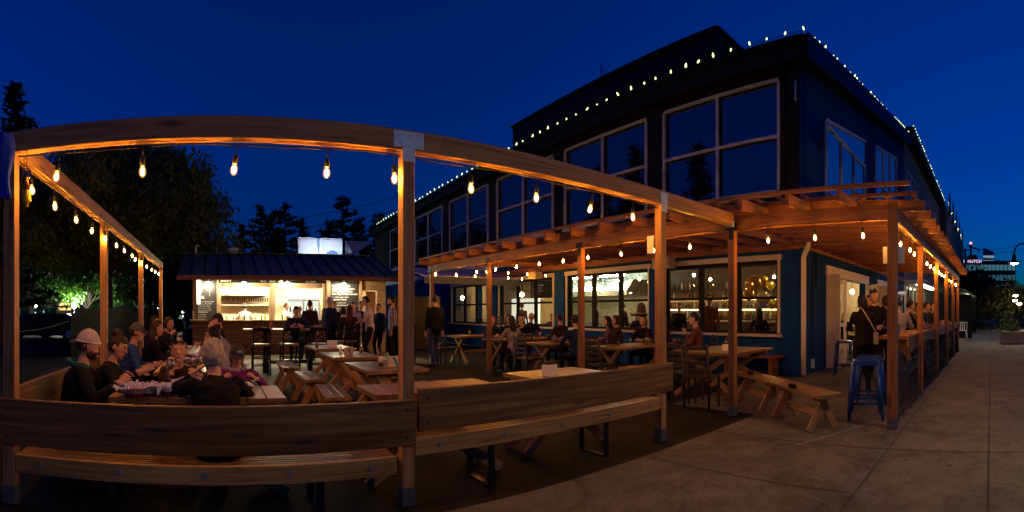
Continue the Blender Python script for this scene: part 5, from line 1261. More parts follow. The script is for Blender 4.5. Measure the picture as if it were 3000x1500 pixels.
def plate(label, pts, off):
    q = MB(); q.prism(pts, off); return tag(q.build('sign_plate', WHITE), label, 'sign')
plate('white rear of a notice plate on the corner pergola post', [(5.63, 1.215, 1.97), (5.63, 1.215, 2.15), (5.86, 1.23, 2.15), (5.86, 1.23, 1.97)], (0, .006, 0)) if False else plate('white rear of a notice plate on the corner pergola post', [(5.60, PY + .06, 1.97), (5.60, PY + .06, 2.16), (5.72, PY - .16, 2.16), (5.72, PY - .16, 1.97)], (.008, .004, 0)) if False else plate('white rear of a notice plate fixed behind the corner pergola post', [(5.765, 1.28, 1.96), (5.765, 1.28, 2.16), (5.765, 1.02, 2.16), (5.765, 1.02, 1.96)], (.008, 0, 0))
plate('narrow white plate on the side of the second cedar post', [(4.105, 3.34, 2.01), (4.105, 3.34, 2.2), (4.105, 3.43, 2.2), (4.105, 3.43, 2.01)], (-.006, 0, 0))
YEL = M('yellow trap plastic', (.75, .52, .02), .3)
def trap(label, x, y, z):
    t = thing('wasp_trap', label, 'wasp trap', (x, y, z), 'yellow wasp traps hung from the beams')
    q = MB(); q.lathe([(.012, -.05), (.014, -.02), (.03, -.012), (.034, 0), (.034, .055), (.03, .062)], n=12); q.build('base', YEL, t, local=True)
    q = MB(); q.lathe([(.03, .064), (.031, .2), (.026, .215), (.008, .225)], n=12); q.build('bottle', GLASS('yellow clear plastic', (.9, .72, .12), .12), t, local=True)
    q = MB(); q.lathe([(.026, .066), (.008, .16)], n=10); q.build('cone', YEL, t, local=True)
    q = MB(); q.tube([(0, 0, .225), (0, 0, .36)], .003, 4); q.build('cord', CABLE, t, local=True); return t
trap('yellow bottle shaped wasp trap hanging by the corner post of the cedar frame', -1.30, 3.22, 2.17)
trap('yellow bottle shaped wasp trap far along the street side pergola beam', 13.9, 1.17, 2.1)
um = thing('folded_flag', 'furled dark blue cloth hung at the corner of the cedar frame', 'flag', (-1.43, 3.1, 2.2))
q = MB(); n = 11; vs = []
for i in range(7):
    z = 2.62 - i * .075; r = .055 + .02 * math.sin(i * 1.1)
    for k in range(n): a = 2 * PI * k / n; rr = r * (1 + .35 * math.sin(3 * a + i * .5)); vs.append((-1.435 + rr * math.cos(a), 3.12 + rr * math.sin(a) * .6, z))
q.add(vs, [(i * n + k, i * n + (k + 1) % n, (i + 1) * n + (k + 1) % n, (i + 1) * n + k) for i in range(6) for k in range(n)], None, 0, True); q.build('cloth', M('dark blue cloth', (.01, .03, .5), .7, spec=.1), um)
q = MB(); q.tube([(-1.435, 3.12, 2.72), (-1.435, 3.12, 2.1)], .012, 6); q.build('pole', STEEL, um)
tr = thing('trash_bin', 'black bin with a small lit dot beside the walking man', 'bin', (4.9, 12.2, 0))
q = MB(); q.box(4.65, 5.15, 12.0, 12.5, .0, .95, ch=.02); q.build('body', BLACK, tr)
q = MB(); q.box(4.63, 5.17, 11.98, 12.52, .955, 1.03, ch=.02); q.build('lid', BLACK, tr)
fc = thing('board_fence', 'pale upright board fence between the kiosk and the restaurant', 'fence', (7, 16.5, 0))
for k in range(8): q = MB(); x = 5.95 + k * .26; q.box(x, x + .25, 16.4 + R.uniform(0, .01), 16.43, .02, 1.95); q.build('board', W_BOARD if k > 5 else W_DARK, fc)
aw = thing('awning', 'pale cloth awning over the passage at the end of the restaurant', 'awning', (7.5, 14.6, 2.5))
q = MB(); q.prism([(6.1, 13.6, 2.46), (9.6, 13.6, 2.46), (9.6, 16.2, 2.95), (6.1, 16.2, 2.95)], (0, 0, .03)); q.build('canopy', M('lavender canvas', (.5, .48, .55), .8), aw)
q = MB(); q.box(6.1, 9.6, 13.57, 13.595, 2.25, 2.47); q.build('valance', M('blue canvas', (.04, .06, .16), .8), aw)
# ------------------------------------------------------------------ things inside the restaurant
def pendant(x, y, z, label, group='bare bulbs hung indoors', ceil=2.94, r=.04, m=INB):
    t = thing('pendant_lamp', label, 'lamp', (x, y, z), group)
    q = MB(); q.tube([(0, 0, r), (0, 0, ceil - z)], .006, 4); q.build('cord', CABLE, t, local=True)
    q = MB(); q.ball((0, 0, 0), r, 10, 8); q.build('bulb', m, t, local=True); return t
GI = 'bare bulb on a cord inside the restaurant windows'
for x, y in ((11.2, 5.0), (11.2, 6.4), (11.5, 7.9), (11.6, 9.1), (11.8, 10.2), (12, 11.3), (13.2, 6.2), (13.3, 8.5), (12.0, 13.2), (12.2, 14.4)): pendant(x, y, 2.42, GI)
WARMB = EM('large globe bulb', (1, .72, .34), 220)
pendant(10.6, 11.0, 2.12, 'large round bulb hung at the pilaster side of the third window', None, r=.075, m=WARMB)
pendant(11.0, 15.4, 2.05, 'large round bulb hung in the second window', None, r=.08, m=WARMB)
pendant(11.4, 20.9, 2.05, 'large round bulb hung in the far window', None, r=.09, m=WARMB)
pendant(16.0, 4.62, 2.06, 'warm globe bulb seen through the open double doors', None, r=.07, m=WARMB)
pendant(20.3, 5.2, 2.35, 'warm globe bulb inside the second street doors', None, r=.09, m=EM('bright globe', (1, .8, .5), 160))
for y in (12.8, 14.6, 16.4):
    q = MB(); q.box(13.2, 13.35, y - .6, y + .6, 2.72, 2.76); tag(q.build('tube_light', EM('kitchen fluorescent', (.84, 1, .78), 95)), 'fluorescent tube over the restaurant kitchen', 'ceiling light', 'fluorescent tubes over the kitchen')
HOOD = M('steel hood', (.45, .48, .46), .35, metal=.8)
hk = thing('kitchen_hood', 'long steel extractor hood seen through the third window', 'extractor hood', (14, 14.5, 1.9))
q = MB(); q.prism([(13.3, 12.1, 2.0), (13.3, 12.1, 2.2), (13.7, 12.1, 2.6), (14.85, 12.1, 2.6), (14.85, 12.1, 2.0)], (0, 5.2, 0)); q.build('canopy', HOOD, hk)
q = MB(); q.tube([(14.2, 14.6, 2.6), (14.2, 14.6, 2.94)], .2, 12); q.build('duct', HOOD, hk)
kc = thing('kitchen_counter', 'steel pass counter with plates inside the third window', 'counter', (12.9, 14, 0))
q = MB(); q.box(12.6, 13.1, 11.4, 17, .02, 1.0); q.build('base', HOOD, kc)
q = MB(); q.box(12.62, 12.9, 11.6, 16.5, 1.42, 1.45); q.build('shelf', HOOD, kc)
q = MB()
q.lathe([(.03, 0), (.11, .02), (.115, .03)], n=12); po_ = q.build('plate', WHITE); pd_ = po_.data; bpy.data.objects.remove(po_)
for k in range(16): o = bpy.data.objects.new('plate', pd_); COL.objects.link(o); o.location = (12.8, 11.7 + .3 * k, 1.001); tag(o, 'white plate on the steel kitchen pass', 'plate', 'plates on the kitchen pass')
br = thing('bar_shelves', 'tall lit shelves of bottles inside the bar window', 'shelves', (14.7, 8, 0))
q = MB()
for z in (1.15, 1.5, 1.85, 2.2): q.box(14.62, 14.88, 6.2, 11.6, z - .03, z)
q.build('shelf', W_DARK, br)
sp_ = []
for z in (1.15, 1.5, 1.85, 2.2):
    y = 6.3
    while y < 11.5: sp_.append((14.72 + R.uniform(-.04, .04), y, z)); y += R.choice((.15, .18, .22, .42))
bottle_row(sp_, [(AMB, P2), (GRB, P2), (CLR, P2), (BRB, P2), (WHL, P1)], 'spirit bottle on the lit shelves inside the bar window', 'bottles on the bar shelves')
q = MB()
SHL = EM('shelf light', (1, .62, .2), 24)
for z in (1.47, 1.82): q = MB(); q.box(14.86, 14.89, 6.2, 11.6, z - .02, z); q.build('shelf_light', SHL, br)
bc = thing('bar', 'dark wooden bar running across inside the bar window', 'bar', (13, 8, 0))
q = MB(); q.box(13.0, 13.5, 5.2, 11.0, .02, 1.06); q.build('front', W_DARK, bc)
q = MB(); q.box(12.9, 13.6, 5.1, 11.1, 1.065, 1.11); q.build('top', W_TABLE, bc)
# balloons
BALG = M('gold balloon', (.62, .38, .03), .18, metal=.25, bump=0); BALW = M('pearl balloon', (.70, .58, .42), .2, bump=0); BALY = M('yellow balloon', (.60, .50, .02), .3, bump=0)
for k, (px, py, r, rd, m, l) in enumerate(((2208, 832, .19, 12.15, BALG, 'big gold balloon at the front of the bunch'), (2232, 826, .17, 12.5, BALG, 'gold balloon tucked behind the big gold one'), (2195, 862, .15, 12.3, BALG, 'smaller gold balloon low in the bunch'), (2236, 876, .17, 12.2, BALW, 'pearl white balloon beneath the gold ones'), (2222, 895, .15, 12.5, BALW, 'pearl balloon lowest in the bunch'), (2258, 838, .12, 13.0, BALY, 'yellow balloon at the edge of the bunch'), (2261, 890, .14, 13.0, BALY, 'long yellow balloon below the edge one'))):
    p = far(px, rd * .985, zpx(py, rd)); t = thing('balloon', l, 'balloon', p)
    q = MB(); q.lathe([(.004, -1.22 * r), (.03 * r + .006, -1.15 * r), (.35 * r, -.95 * r), (.75 * r, -.55 * r), (.97 * r, -.08 * r), (r, .15 * r), (.88 * r, .55 * r), (.5 * r, .92 * r), (.01, 1.06 * r)], n=16); q.build('skin', m, t, local=True)
    q = MB(); q.tube([(0, 0, -1.2 * r), (.02, 0, -1.2 * r - .3), ((far(2212, 12).x - p.x) * .8, (far(2212, 12).y - p.y) * .8, .95 - p.z)], .003, 4); q.build('ribbon', GALV, t, local=True)
hp_ = far(1879, 13.2, 0); sh = thing('straw_hat', 'tall crowned straw hat on a stand inside the third window', 'hat', (hp_.x, hp_.y, 0))
q = MB(); q.lathe([(.30, 1.30), (.31, 1.32), (.26, 1.27), (.14, 1.28), (.135, 1.40), (.115, 1.54), (.06, 1.62), (.01, 1.635)], n=18); q.build('crown', M('dark straw', (.08, .045, .025), .8), sh, local=True)
q = MB(); q.lathe([(.315, 1.325), (.325, 1.35), (.315, 1.36)], n=18); q.build('brim', M('pale brim', (.45, .36, .24), .8), sh, local=True)
q = MB(); q.tube([(0, 0, .02), (0, 0, 1.3)], .02, 6); q.build('stand', STEEL, sh, local=True)
# white lit panel and pictures in the second and first windows
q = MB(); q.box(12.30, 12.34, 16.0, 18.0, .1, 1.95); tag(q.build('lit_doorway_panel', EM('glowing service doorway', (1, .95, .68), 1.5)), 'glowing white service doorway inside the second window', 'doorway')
mb2 = thing('chalk_menu', 'chalk menu board on the wall inside the second window', 'menu board', (12.3, 15.4, 2))
q = MB(); q.box(12.31, 12.34, 14.9, 16.6, 1.95, 2.7); q.build('board', BLACK, mb2)
for k in range(6): text('lettering', ['SPECIALS', 'oysters  chowder', 'mussels  clams', 'salmon  halibut', 'draft  wine', 'dessert'][k], CHALK, .11, face_mtx((12.305, 16.5, 2.55 - k * .11), (0, -1, 0), (0, 0, 1)), mb2)
for k, (y, z, w, h) in enumerate(((22.0, 1.9, .5, .6), (23.0, 1.8, .5, .7), (24.2, 1.85, .6, .5))):
    t = thing('picture', ['portrait picture on the cream wall in the far window', 'taller dark picture beside the portrait one', 'wide picture at the end of the cream wall'][k], 'picture', (12.3, y, z))
    q = MB(); q.box(12.31, 12.34, y - w / 2, y + w / 2, z - h / 2, z + h / 2); q.build('frame', BLACK, t)
    q = MB(); q.box(12.30, 12.308, y - w / 2 + .05, y + w / 2 - .05, z - h / 2 + .05, z + h / 2 - .05); q.build('print', M('faded print', (.25, .22, .15), .7), t)
for x, y, l in ((10.6, 13.6, 'dark booth seat inside the second window'), (10.6, 9.9, 'dark booth seat inside the third window'), (10.6, 17.4, 'dark booth seat inside the far window')):
    t = thing('booth_seat', l, 'seat', (x, y, 0)); q = MB(); q.box(x - .3, x + .3, y - .9, y + .9, .02, .45); q.build('seat', W_DARK, t)
    q = MB(); q.box(x + .3, x + .4, y - .9, y + .9, .02, .95); q.build('backrest', W_DARK, t)
# handbag of the woman at the ledge
hbg = thing('handbag', 'grey beige handbag hanging on a long strap from the woman in black', 'bag', (7.6, 1.75, 1))
q = MB(); q.prism([(7.42, 1.80, .88), (7.66, 1.86, .90), (7.68, 1.86, 1.06), (7.44, 1.80, 1.04)], (.03, -.07, 0)); q.build('pouch', M('taupe leather', (.25, .20, .16), .5), hbg)
q = MB(); q.tube([(7.5, 1.77, 1.04), (7.52, 1.86, 1.2), (7.58, 2.02, 1.43), (7.66, 2.12, 1.46)], .011, 6); q.build('strap', M('strap leather', (.3, .26, .2), .5), hbg)
# ------------------------------------------------------------------ vegetation
def leaf_mat(name, c0, c1):
    m, nt, out = newmat(name); b = nt.nodes.new('ShaderNodeBsdfPrincipled'); b.inputs['Roughness'].default_value = .6
    oi = nt.nodes.new('ShaderNodeNewGeometry'); r = ramp(nt, oi.outputs['Random Per Island'], [(0, c0), (1, c1)]); nt.links.new(r, b.inputs['Base Color'])
    t = nt.nodes.new('ShaderNodeBsdfTranslucent'); nt.links.new(r, t.inputs[0]); mx = nt.nodes.new('ShaderNodeMixShader'); mx.inputs[0].default_value = .3
    nt.links.new(b.outputs[0], mx.inputs[1]); nt.links.new(t.outputs[0], mx.inputs[2]); nt.links.new(mx.outputs[0], out.inputs[0]); return m
BARK = M('bark', (.07, .05, .035), .9, scale=8, bump=.8, bdist=.02)
LOC = leaf_mat('locust leaf', (.055, .105, .016), (.15, .19, .034)); DKL = leaf_mat('dark leaf', (.02, .035, .014), (.045, .06, .02)); NEED = leaf_mat('conifer needle', (.008, .012, .008), (.016, .022, .012)); BRT = leaf_mat('bright leaf', (.04, .13, .012), (.09, .2, .02)); YLL = leaf_mat('yellow green leaf', (.09, .10, .02), (.16, .15, .03))
def leaves(mb, c, r, n, s, droop=.4, flat=.7):
    for _ in range(n):
        d = V((R.gauss(0, 1), R.gauss(0, 1), R.gauss(0, 1) * flat)).normalized() * r * R.random() ** .5; p = V(c) + d
        a = V((R.uniform(-1, 1), R.uniform(-1, 1), R.uniform(-.6, .3) - droop)).normalized(); b = a.cross(V((R.uniform(-1, 1), R.uniform(-1, 1), R.uniform(-1, 1)))).normalized()
        L = s * R.uniform(.7, 1.4); w = L * .24
        mb.add([p, p + a * L * .5 + b * w, p + a * L, p + a * L * .5 - b * w], [(0, 1, 2, 3)])
def tree(label, base, height, spread, trunk_h, mat, nl=26, per=240, ls=.2, group=None, trunk_r=.2, droop=.5, clump=.9, flat=.8, seed=1):
    rr = R.getstate(); R.seed(seed)
    t = thing('tree', label, 'tree', base, group); base = V(base)
    tk = MB(); top = base + V((R.uniform(-.3, .3), R.uniform(-.3, .3), trunk_h)); tk.tube([base, base.lerp(top, .5) + V((R.uniform(-.1, .1), 0, 0)), top], [trunk_r, trunk_r * .75, trunk_r * .6], 9)
    cr = MB()
    for k in range(nl):
        a = 2.4 * k + R.uniform(-.3, .3); f = (k + .5) / nl; el = math.asin(min(1, f)) if True else 0
        rad = spread * math.cos(el * .95) * R.uniform(.6, 1.05); z = trunk_h + (height - trunk_h) * (.08 + .86 * f) * R.uniform(.92, 1.05)
        tip = base + V((rad * math.cos(a), rad * math.sin(a), z)); mid = top.lerp(tip, .5) + V((R.uniform(-.3, .3), R.uniform(-.3, .3), R.uniform(.1, .5)))
        tk.tube([top - V((0, 0, R.uniform(0, trunk_h * .3))), mid, tip], [trunk_r * .38, trunk_r * .2, .02], 6, caps=False)
        for p, sc in ((tip, 1), (mid.lerp(tip, .5), .85), (mid, .6)):
            leaves(cr, p + V((R.uniform(-.3, .3), R.uniform(-.3, .3), 0)), clump * sc * R.uniform(.7, 1.2), int(per * sc * R.uniform(.6, 1.2)), ls, droop, flat)
    tk.build('trunk', BARK, t); cr.build('crown', mat, t); R.setstate(rr); return t
lp = far(330, 19.5); tree('large honey locust with feathery drooping foliage beside the parking lot', (lp.x - .3, lp.y, 0), 7.9, 4.6, 3.7, LOC, 48, 620, .19, trunk_r=.24, clump=1.0, droop=.9, seed=5)
lp = far(120, 17); tree('brownish locust tree overhanging the side beam of the cedar frame', (lp.x - 2.0, lp.y + 1, 0), 6.1, 3.3, 3.3, LOC, 26, 520, .18, trunk_r=.18, droop=.9, seed=8)
lp = far(490, 24); tree('low dark tree behind the kiosk corner', (lp.x, lp.y + 2, 0), 6.0, 3.0, 1.5, DKL, 24, 260, .22, seed=9)
lp = far(255, 34); tree('small tree glowing green under a parking lot lamp', (lp.x, lp.y, 0), 6.0, 3.4, 2.2, BRT, 26, 240, .26, seed=12)
lp = far(350, 36); tree('second lamp lit green tree right beside the glowing one', (lp.x, lp.y, 0), 5.4, 2.8, 2.0, BRT, 20, 220, .26, seed=15)
lp = far(30, 46); tree('broad dark tree filling the gap behind the parked cars', (lp.x, lp.y, 0), 10, 7, 3, DKL, 26, 280, .45, clump=2.0, seed=23)
lp = far(420, 48); tree('broad dark tree standing beyond the yellow van', (lp.x, lp.y, 0), 10, 6, 3, DKL, 26, 280, .45, clump=2.0, seed=24)
def conifer(label, base, height, spread, group, seed, mat=NEED, dens=1.0, ls=.42):
    rr = R.getstate(); R.seed(seed); t = thing('conifer', label, 'tree', base, group); base = V(base)
    tk = MB(); tk.tube([base, base + V((0, 0, height * .97))], [height * .018 + .05, .02], 7); cr = MB()
    n = int(height * 9 * dens)
    for k in range(n):
        f = k / n; z = height * (.1 + .9 * f); L = spread * (1 - f) ** .75 * R.uniform(.65, 1.1) + .12; a = R.uniform(0, 6.28)
        d = V((math.cos(a), math.sin(a), R.uniform(-.1, .35))); p0 = base + V((0, 0, z)); m = max(3, int(L / .22))
        tk.tube([p0, p0 + d * L], [.03, .008], 4, caps=False)
        for i in range(m):
            q = p0 + d * L * (i + .6) / m
            for _ in range(6):
                e = (d * .6 + V((R.uniform(-1, 1), R.uniform(-1, 1), R.uniform(-.5, .5)))).normalized(); b = e.cross(V((R.uniform(-1, 1), R.uniform(-1, 1), 1))).normalized(); s = ls * R.uniform(.6, 1.2); cr.add([q - b * .10, q + b * .10, q + e * s + b * .03, q + e * s - b * .03], [(0, 1, 2, 3)])
    tk.build('trunk', BARK, t); cr.build('crown', mat, t); R.setstate(rr); return t
GC = 'dark conifers beyond the kiosk'
for k, (px, r, hy, sp, l) in enumerate(((765, 36, 604, 2.9, 'twin topped dark conifer, leftmost behind the kiosk'), (800, 37, 618, 2.7, 'dark conifer beside the twin topped one'), (835, 38, 598, 2.8, 'taller pointed conifer behind the kiosk vent'), (880, 37, 648, 2.2, 'short dark conifer behind the white truck'), (1005, 35, 577, 3.2, 'tall ragged pine with open tiers behind the white truck'), (960, 36, 650, 2.4, 'short conifer left of the ragged pine'), (1055, 36, 640, 2.4, 'short conifer right of the ragged pine'), (1110, 38, 628, 2.6, 'conifer behind the far restaurant eave'), (715, 38, 660, 2.4, 'low conifer where the locust crown ends'), (1165, 40, 650, 2.4, 'conifer mostly hidden by the tall cedar post'))):
    p = far(px, r); conifer(l, (p.x, p.y, 0), zpx(hy, r), sp, GC, 40 + k, dens=.9)
p = far(45, 30); conifer('tall dark pine rising at the edge above the cedar frame', (p.x, p.y, 0), zpx(240, 30), 2.6, None, 71, dens=1.1, ls=.5)
conifer('tall pine beside the lot, mirrored in the biggest upper window', (-12.2, 21.3, 0), 14.3, 2.8, None, 72, dens=1.1, ls=.5)
conifer('shorter pine mirrored low in the upper windows', (-13.0, 33.0, 0), 15, 3.2, None, 73, dens=.9, ls=.55)
# street end
for px, r, hz, sp, l, m, sd in ((2860, 48, 5.4, 2.1, 'dark green tree at the street end under the office block', DKL, 31), (2935, 52, 3.7, 2.8, 'wider dark tree beside it in front of the office block', DKL, 32), (2955, 42, 3.3, 1.9, 'low yellow green tree lit by the small street lamps', YLL, 33), (2995, 60, 4.2, 3, 'dark tree behind the street lamp', DKL, 34), (2830, 60, 4.2, 2.4, 'dark tree half hidden by the pergola tails', DKL, 35)):
    p = far(px, r); tree(l, (p.x, p.y, 0), hz, sp, 1.6, m, 20, 220, .3, seed=sd, clump=1.2, trunk_r=.15)
hg = thing('clipped_hedge', 'rounded dark hedge mound at the end of the pavement', 'hedge', far(2895, 40))
q = MB(); c = far(2895, 40)
for k in range(70): a = R.uniform(0, 6.28); rr_ = R.uniform(0, 1) ** .5; leaves(q, c + V((rr_ * 3.0 * math.cos(a), rr_ * 3.0 * math.sin(a), (1 - rr_ ** 2) * 1.2 + R.uniform(.0, .25))), .5, 70, .16, 0)
q.build('foliage', DKL, hg)
pt = thing('concrete_planter', 'long low concrete planter box on the pavement', 'planter', far(2962, 21.5))
c = far(2962, 21.5)
q = MB(); q.prism([(c.x - .75, c.y - .58, .05), (c.x + .75, c.y - .58, .05), (c.x + .75, c.y - .58, .56), (c.x - .75, c.y - .58, .56)], (0, 1.05, 0)); q.build('box', CONC, pt)
q = MB(); q.box(c.x - .6, c.x + .6, c.y - .45, c.y + .35, .005, .05); q.build('foot', BLACK, pt)
q = MB()
for k in range(5): leaves(q, (c.x + R.uniform(-.5, .5), c.y + R.uniform(-.3, .3), .68), .2, 60, .16, -.5)
q.build('plants', DKL, pt)
ws = thing('white_stool', 'white metal chair standing on the pavement by the far rail', 'chair', far(2819, 24.6)); c = far(2819, 24.6)
q = MB(); q.box(c.x - .2, c.x + .2, c.y - .22, c.y + .22, .45, .475); q.build('seat', WHITE, ws)
for dx in (-.18, .18):
    for dy in (-.2, .2): q = MB(); q.tube([(c.x + dx, c.y + dy, .45), (c.x + dx * 1.2, c.y + dy * 1.2, .004)], [.03, .02], 6); q.build('leg', WHITE, ws)
q = MB(); q.tube([(c.x + .18, c.y - .22, .47), (c.x + .2, c.y - .24, .86), (c.x + .2, c.y + .24, .86), (c.x + .18, c.y + .22, .47)], .018, 6)
for dy in (-.1, 0, .1): q.box(c.x + .185, c.x + .2, c.y + dy - .025, c.y + dy + .025, .47, .85)
q.build('backrest', WHITE, ws)
LAMPH = EM('street lamp glow', (1, .80, .52), 380)
def street_lamp(label, x, y, h, s=1, arm=(.0, .65), power=LAMPH):
    t = thing('street_lamp', label, 'street lamp', (x, y, 0), 'gooseneck lamps along the pavement')
    q = MB(); q.lathe([(.11 * s, 0), (.11 * s, .3), (.06 * s, .4), (.045 * s, h - .3)], (x, y, .004), 10); q.build('post', BLACK, t)
    q = MB(); ax, ay = arm; q.tube([(x, y, h - .3)] + [(x + ax * (1 - math.cos(a)) / 2, y + ay * (1 - math.cos(a)) / 2, h + .42 * math.sin(a) * s) for a in [PI * i / 8 for i in range(9)]], .035 * s, 8); q.build('arm', BLACK, t)
    lx, ly = x + ax, y + ay
    q = MB(); q.lathe([(.29 * s, -.42), (.27 * s, -.385), (.10 * s, -.30), (.085 * s, -.1), (.05 * s, 0)], (lx, ly, h), 16); sh_ = q.build('shade', BLACK, t)
    q = MB(); q.ball((lx, ly, h - .41), (.17 * s, .17 * s, .07 * s), 12, 8); q.build('bulb', power, sh_); return t
c = far(2971, 21.0); street_lamp('nearest black gooseneck street lamp with a lit bell shade', c.x, c.y - .75, zpx(742, 21), 1.0, (0, .75))
LAMP2 = EM('added lamp glow', (1, .75, .42), 300)
street_lamp('unseen gooseneck lamp added beside the viewer to light the pavement', 4.2, -3.1, 4.3, 1.0, (.0, .75), LAMP2)  # added out of view to light the pavement and the timber fronts
for k, (px, py, r) in enumerate(((2975, 866, 37), (2974, 881, 39), (2986, 890, 36))):
    c = far(px, r); t = thing('path_lamp', ['small lit path lamp, uppermost of the far cluster', 'small lit path lamp just below the uppermost', 'orange path lamp lowest in the far cluster'][k], 'lamp', c); z = zpx(py, r)
    q = MB(); q.tube([(c.x, c.y, 0), (c.x, c.y, z)], .06, 6); q.build('post', BLACK, t)
    q = MB(); q.ball((c.x, c.y, z), (.2, .2, .08), 10, 6); q.build('lamp_head', EM('path lamp', (1, .8, .5) if k < 2 else (1, .6, .2), 60), t)
# ------------------------------------------------------------------ far buildings and wires
ob_ = thing('office_block', 'long glass office block with lit teal windows and a glowing rooftop sign', 'office', far(2890, 150))
c0, c1 = far(2790, 150), far(2975, 150); dv = (c1 - c0).normalized(); nv = V((dv.y, -dv.x, 0)); nv = nv if nv.dot(c0) > 0 else -nv
bh = zpx(764, 150); BRICK = M('brown brick office', (.045, .018, .022), .8, scale=.5)
q = MB(); q.prism([c0, c1, c1 + V((0, 0, bh)), c0 + V((0, 0, bh))], nv * 20); q.build('wall', BRICK, ob_)
TEAL = EM('lit office glazing', (.10, .34, .44), .42); TEAL2 = EM('dimmer office glazing', (.07, .25, .34), .34)
L = (c1 - c0).length
for row, (pa_, pb_) in enumerate(((776, 792), (806, 822), (834, 848), (860, 874))):
    zb, zt = zpx(pb_, 150), zpx(pa_, 150); f = MB(); f.prism([c0 + V((0, 0, zb)) - nv * .1, c1 + V((0, 0, zb)) - nv * .1, c1 + V((0, 0, zt)) - nv * .1, c0 + V((0, 0, zt)) - nv * .1], nv * .09, 0); fo = f.build('window', [TEAL, TEAL2][row % 2], ob_)
    n = 16
    for k in range(n + 1): f = MB(); p = c0 + dv * L * k / n - nv * .2; f.beam(p + V((0, 0, zb)), p + V((0, 0, zt)), .35, .2); f.build('mullion', BRICK, fo)
SIGN = EM('violet white sign', (.85, .6, 1.0), 1.6)
sp = far(2804, 149, zpx(770, 149)); text('lettering', 'FRED HUTCH', SIGN, 1.22, face_mtx(sp - nv * .3, dv, (0, 0, 1)), ob_, extrude=.05)
tw = thing('tower_block', 'pale tower with lit floors rising above the office block', 'tower', far(2895, 330)); a, b = far(2880, 330), far(2912, 330); zt = zpx(738, 330)
q = MB(); q.prism([a, b, b + V((0, 0, zt)), a + V((0, 0, zt + 3))], V((20, 0, 0))); q.build('wall', M('pale tower', (.12, .16, .24), .6), tw)
q = MB(); z = 22
while z < zt - 3: q.prism([a + V((-.4, 0, z)), b + V((-.4, 0, z)), b + V((-.4, 0, z + 1.6)), a + V((-.4, 0, z + 1.6))], V((.3, 0, 0))); z += 3.1
q.build('window', EM('lit tower floor', (.35, .55, .75), .5), tw)
lb_ = thing('low_tower', 'dark stepped tower under construction behind the sign', 'tower', far(2845, 320)); a, b = far(2828, 320), far(2872, 320); zt = zpx(747, 320)
q = MB(); q.prism([a, b, b + V((0, 0, zt - 4)), a.lerp(b, .7) + V((0, 0, zt)), a.lerp(b, .3) + V((0, 0, zt)), a + V((0, 0, zt - 3))], V((20, 0, 0))); q.build('wall', NAVY, lb_)
cr_ = thing('tower_crane', 'thin tower crane with a red light over the far roofs', 'crane', far(2844, 318)); a = far(2844, 318); z = zpx(715, 318)
q = MB(); q.tube([(a.x, a.y, 0), (a.x, a.y, z)], .7, 5); q.build('mast', NAVY, cr_)
q = MB(); q.tube([far(2832, 318, z - 1), far(2874, 318, z - 4)], .5, 5); q.build('jib', NAVY, cr_)
q = MB(); q.ball((a.x, a.y, z + .5), .9, 8, 6); q.build('warning_lamp', EM('red warning lamp', (1, .25, .3), 3), cr_)
up_ = thing('utility_pole', 'wooden utility pole with crossarms before the office block', 'utility pole', far(2828, 70)); a = far(2828, 70); z = zpx(728, 70)
q = MB(); q.tube([(a.x, a.y, 0), (a.x, a.y, z)], .14, 6); q.build('pole', BARK, up_)
q = MB(); q.beam(far(2817, 70, z - .5), far(2842, 70, z - .15), .15, .15); q.beam(far(2818, 70, z - 1.4), far(2840, 70, z - 1.0), .15, .15); q.build('crossarm', BARK, up_)
for k, (pa_, ya, pb_, yb, r) in enumerate(((2842, 729, 3050, 692, 70), (2842, 735, 3050, 712, 70), (2840, 742, 3050, 757, 70), (660, 668, 1230, 560, 60), (660, 690, 1230, 600, 60))):
    a, b = far(pa_, r, zpx(ya, r)), far(pb_, r, zpx(yb, r)); q = MB(); q.tube([a.lerp(b, i / 10) - V((0, 0, .8 * math.sin(PI * i / 10))) for i in range(11)], .03, 4)
    tag(q.build('power_line', CABLE), ['upper power line from the utility pole to beyond the street lamp', 'middle power line from the utility pole', 'lowest power line from the utility pole', 'upper power line over the conifers', 'lower power line over the conifers'][k], 'cable')
# ------------------------------------------------------------------ parking lot
tk_ = thing('box_truck', 'white refrigerated box truck parked behind the kiosk roof', 'truck', far(942, 20.5)); a, b = far(874, 20.5), far(1012, 20.5); zt = zpx(694, 20.5)
TRW = M('white truck panel', (.75, .78, .82), .4, var=.08, scale=1.2)
q = MB(); q.prism([(a.x, a.y + .1, 1.0), (b.x, a.y + .1, 1.0), (b.x, a.y + .1, zt), (a.x, a.y + .1, zt)], (1.1, 6, 0)); bx = q.build('box', TRW, tk_)
for x0, x1 in ((a.x + .05, a.x + (b.x - a.x) * .52), (a.x + (b.x - a.x) * .56, b.x - .06)): q = MB(); q.box(x0, x1, a.y + .06, a.y + .095, 1.1, zt - .08); q.build('rear_door', TRW, bx)
q = MB(); xm = a.x + (b.x - a.x) * .46; q.box(xm - .06, xm + .06, a.y + .02, a.y + .055, zt - .35, zt - .05); q.tube([(xm, a.y + .03, 1.2), (xm, a.y + .03, zt - .05)], .018, 6); q.build('latch', GALV, bx)
q = MB(); x0 = a.x + (b.x - a.x) * .64; q.box(x0, x0 + .46, a.y + .03, a.y + .056, zt - .70, zt - .58); q.box(x0 + .12, x0 + .36, a.y + .03, a.y + .056, zt - .575, zt - .53); q.box(x0 + .02, x0 + .48, a.y + .03, a.y + .056, zt - .78, zt - .715); q.build('label_panel', M('blue grey label', (.12, .18, .32), .5), bx)
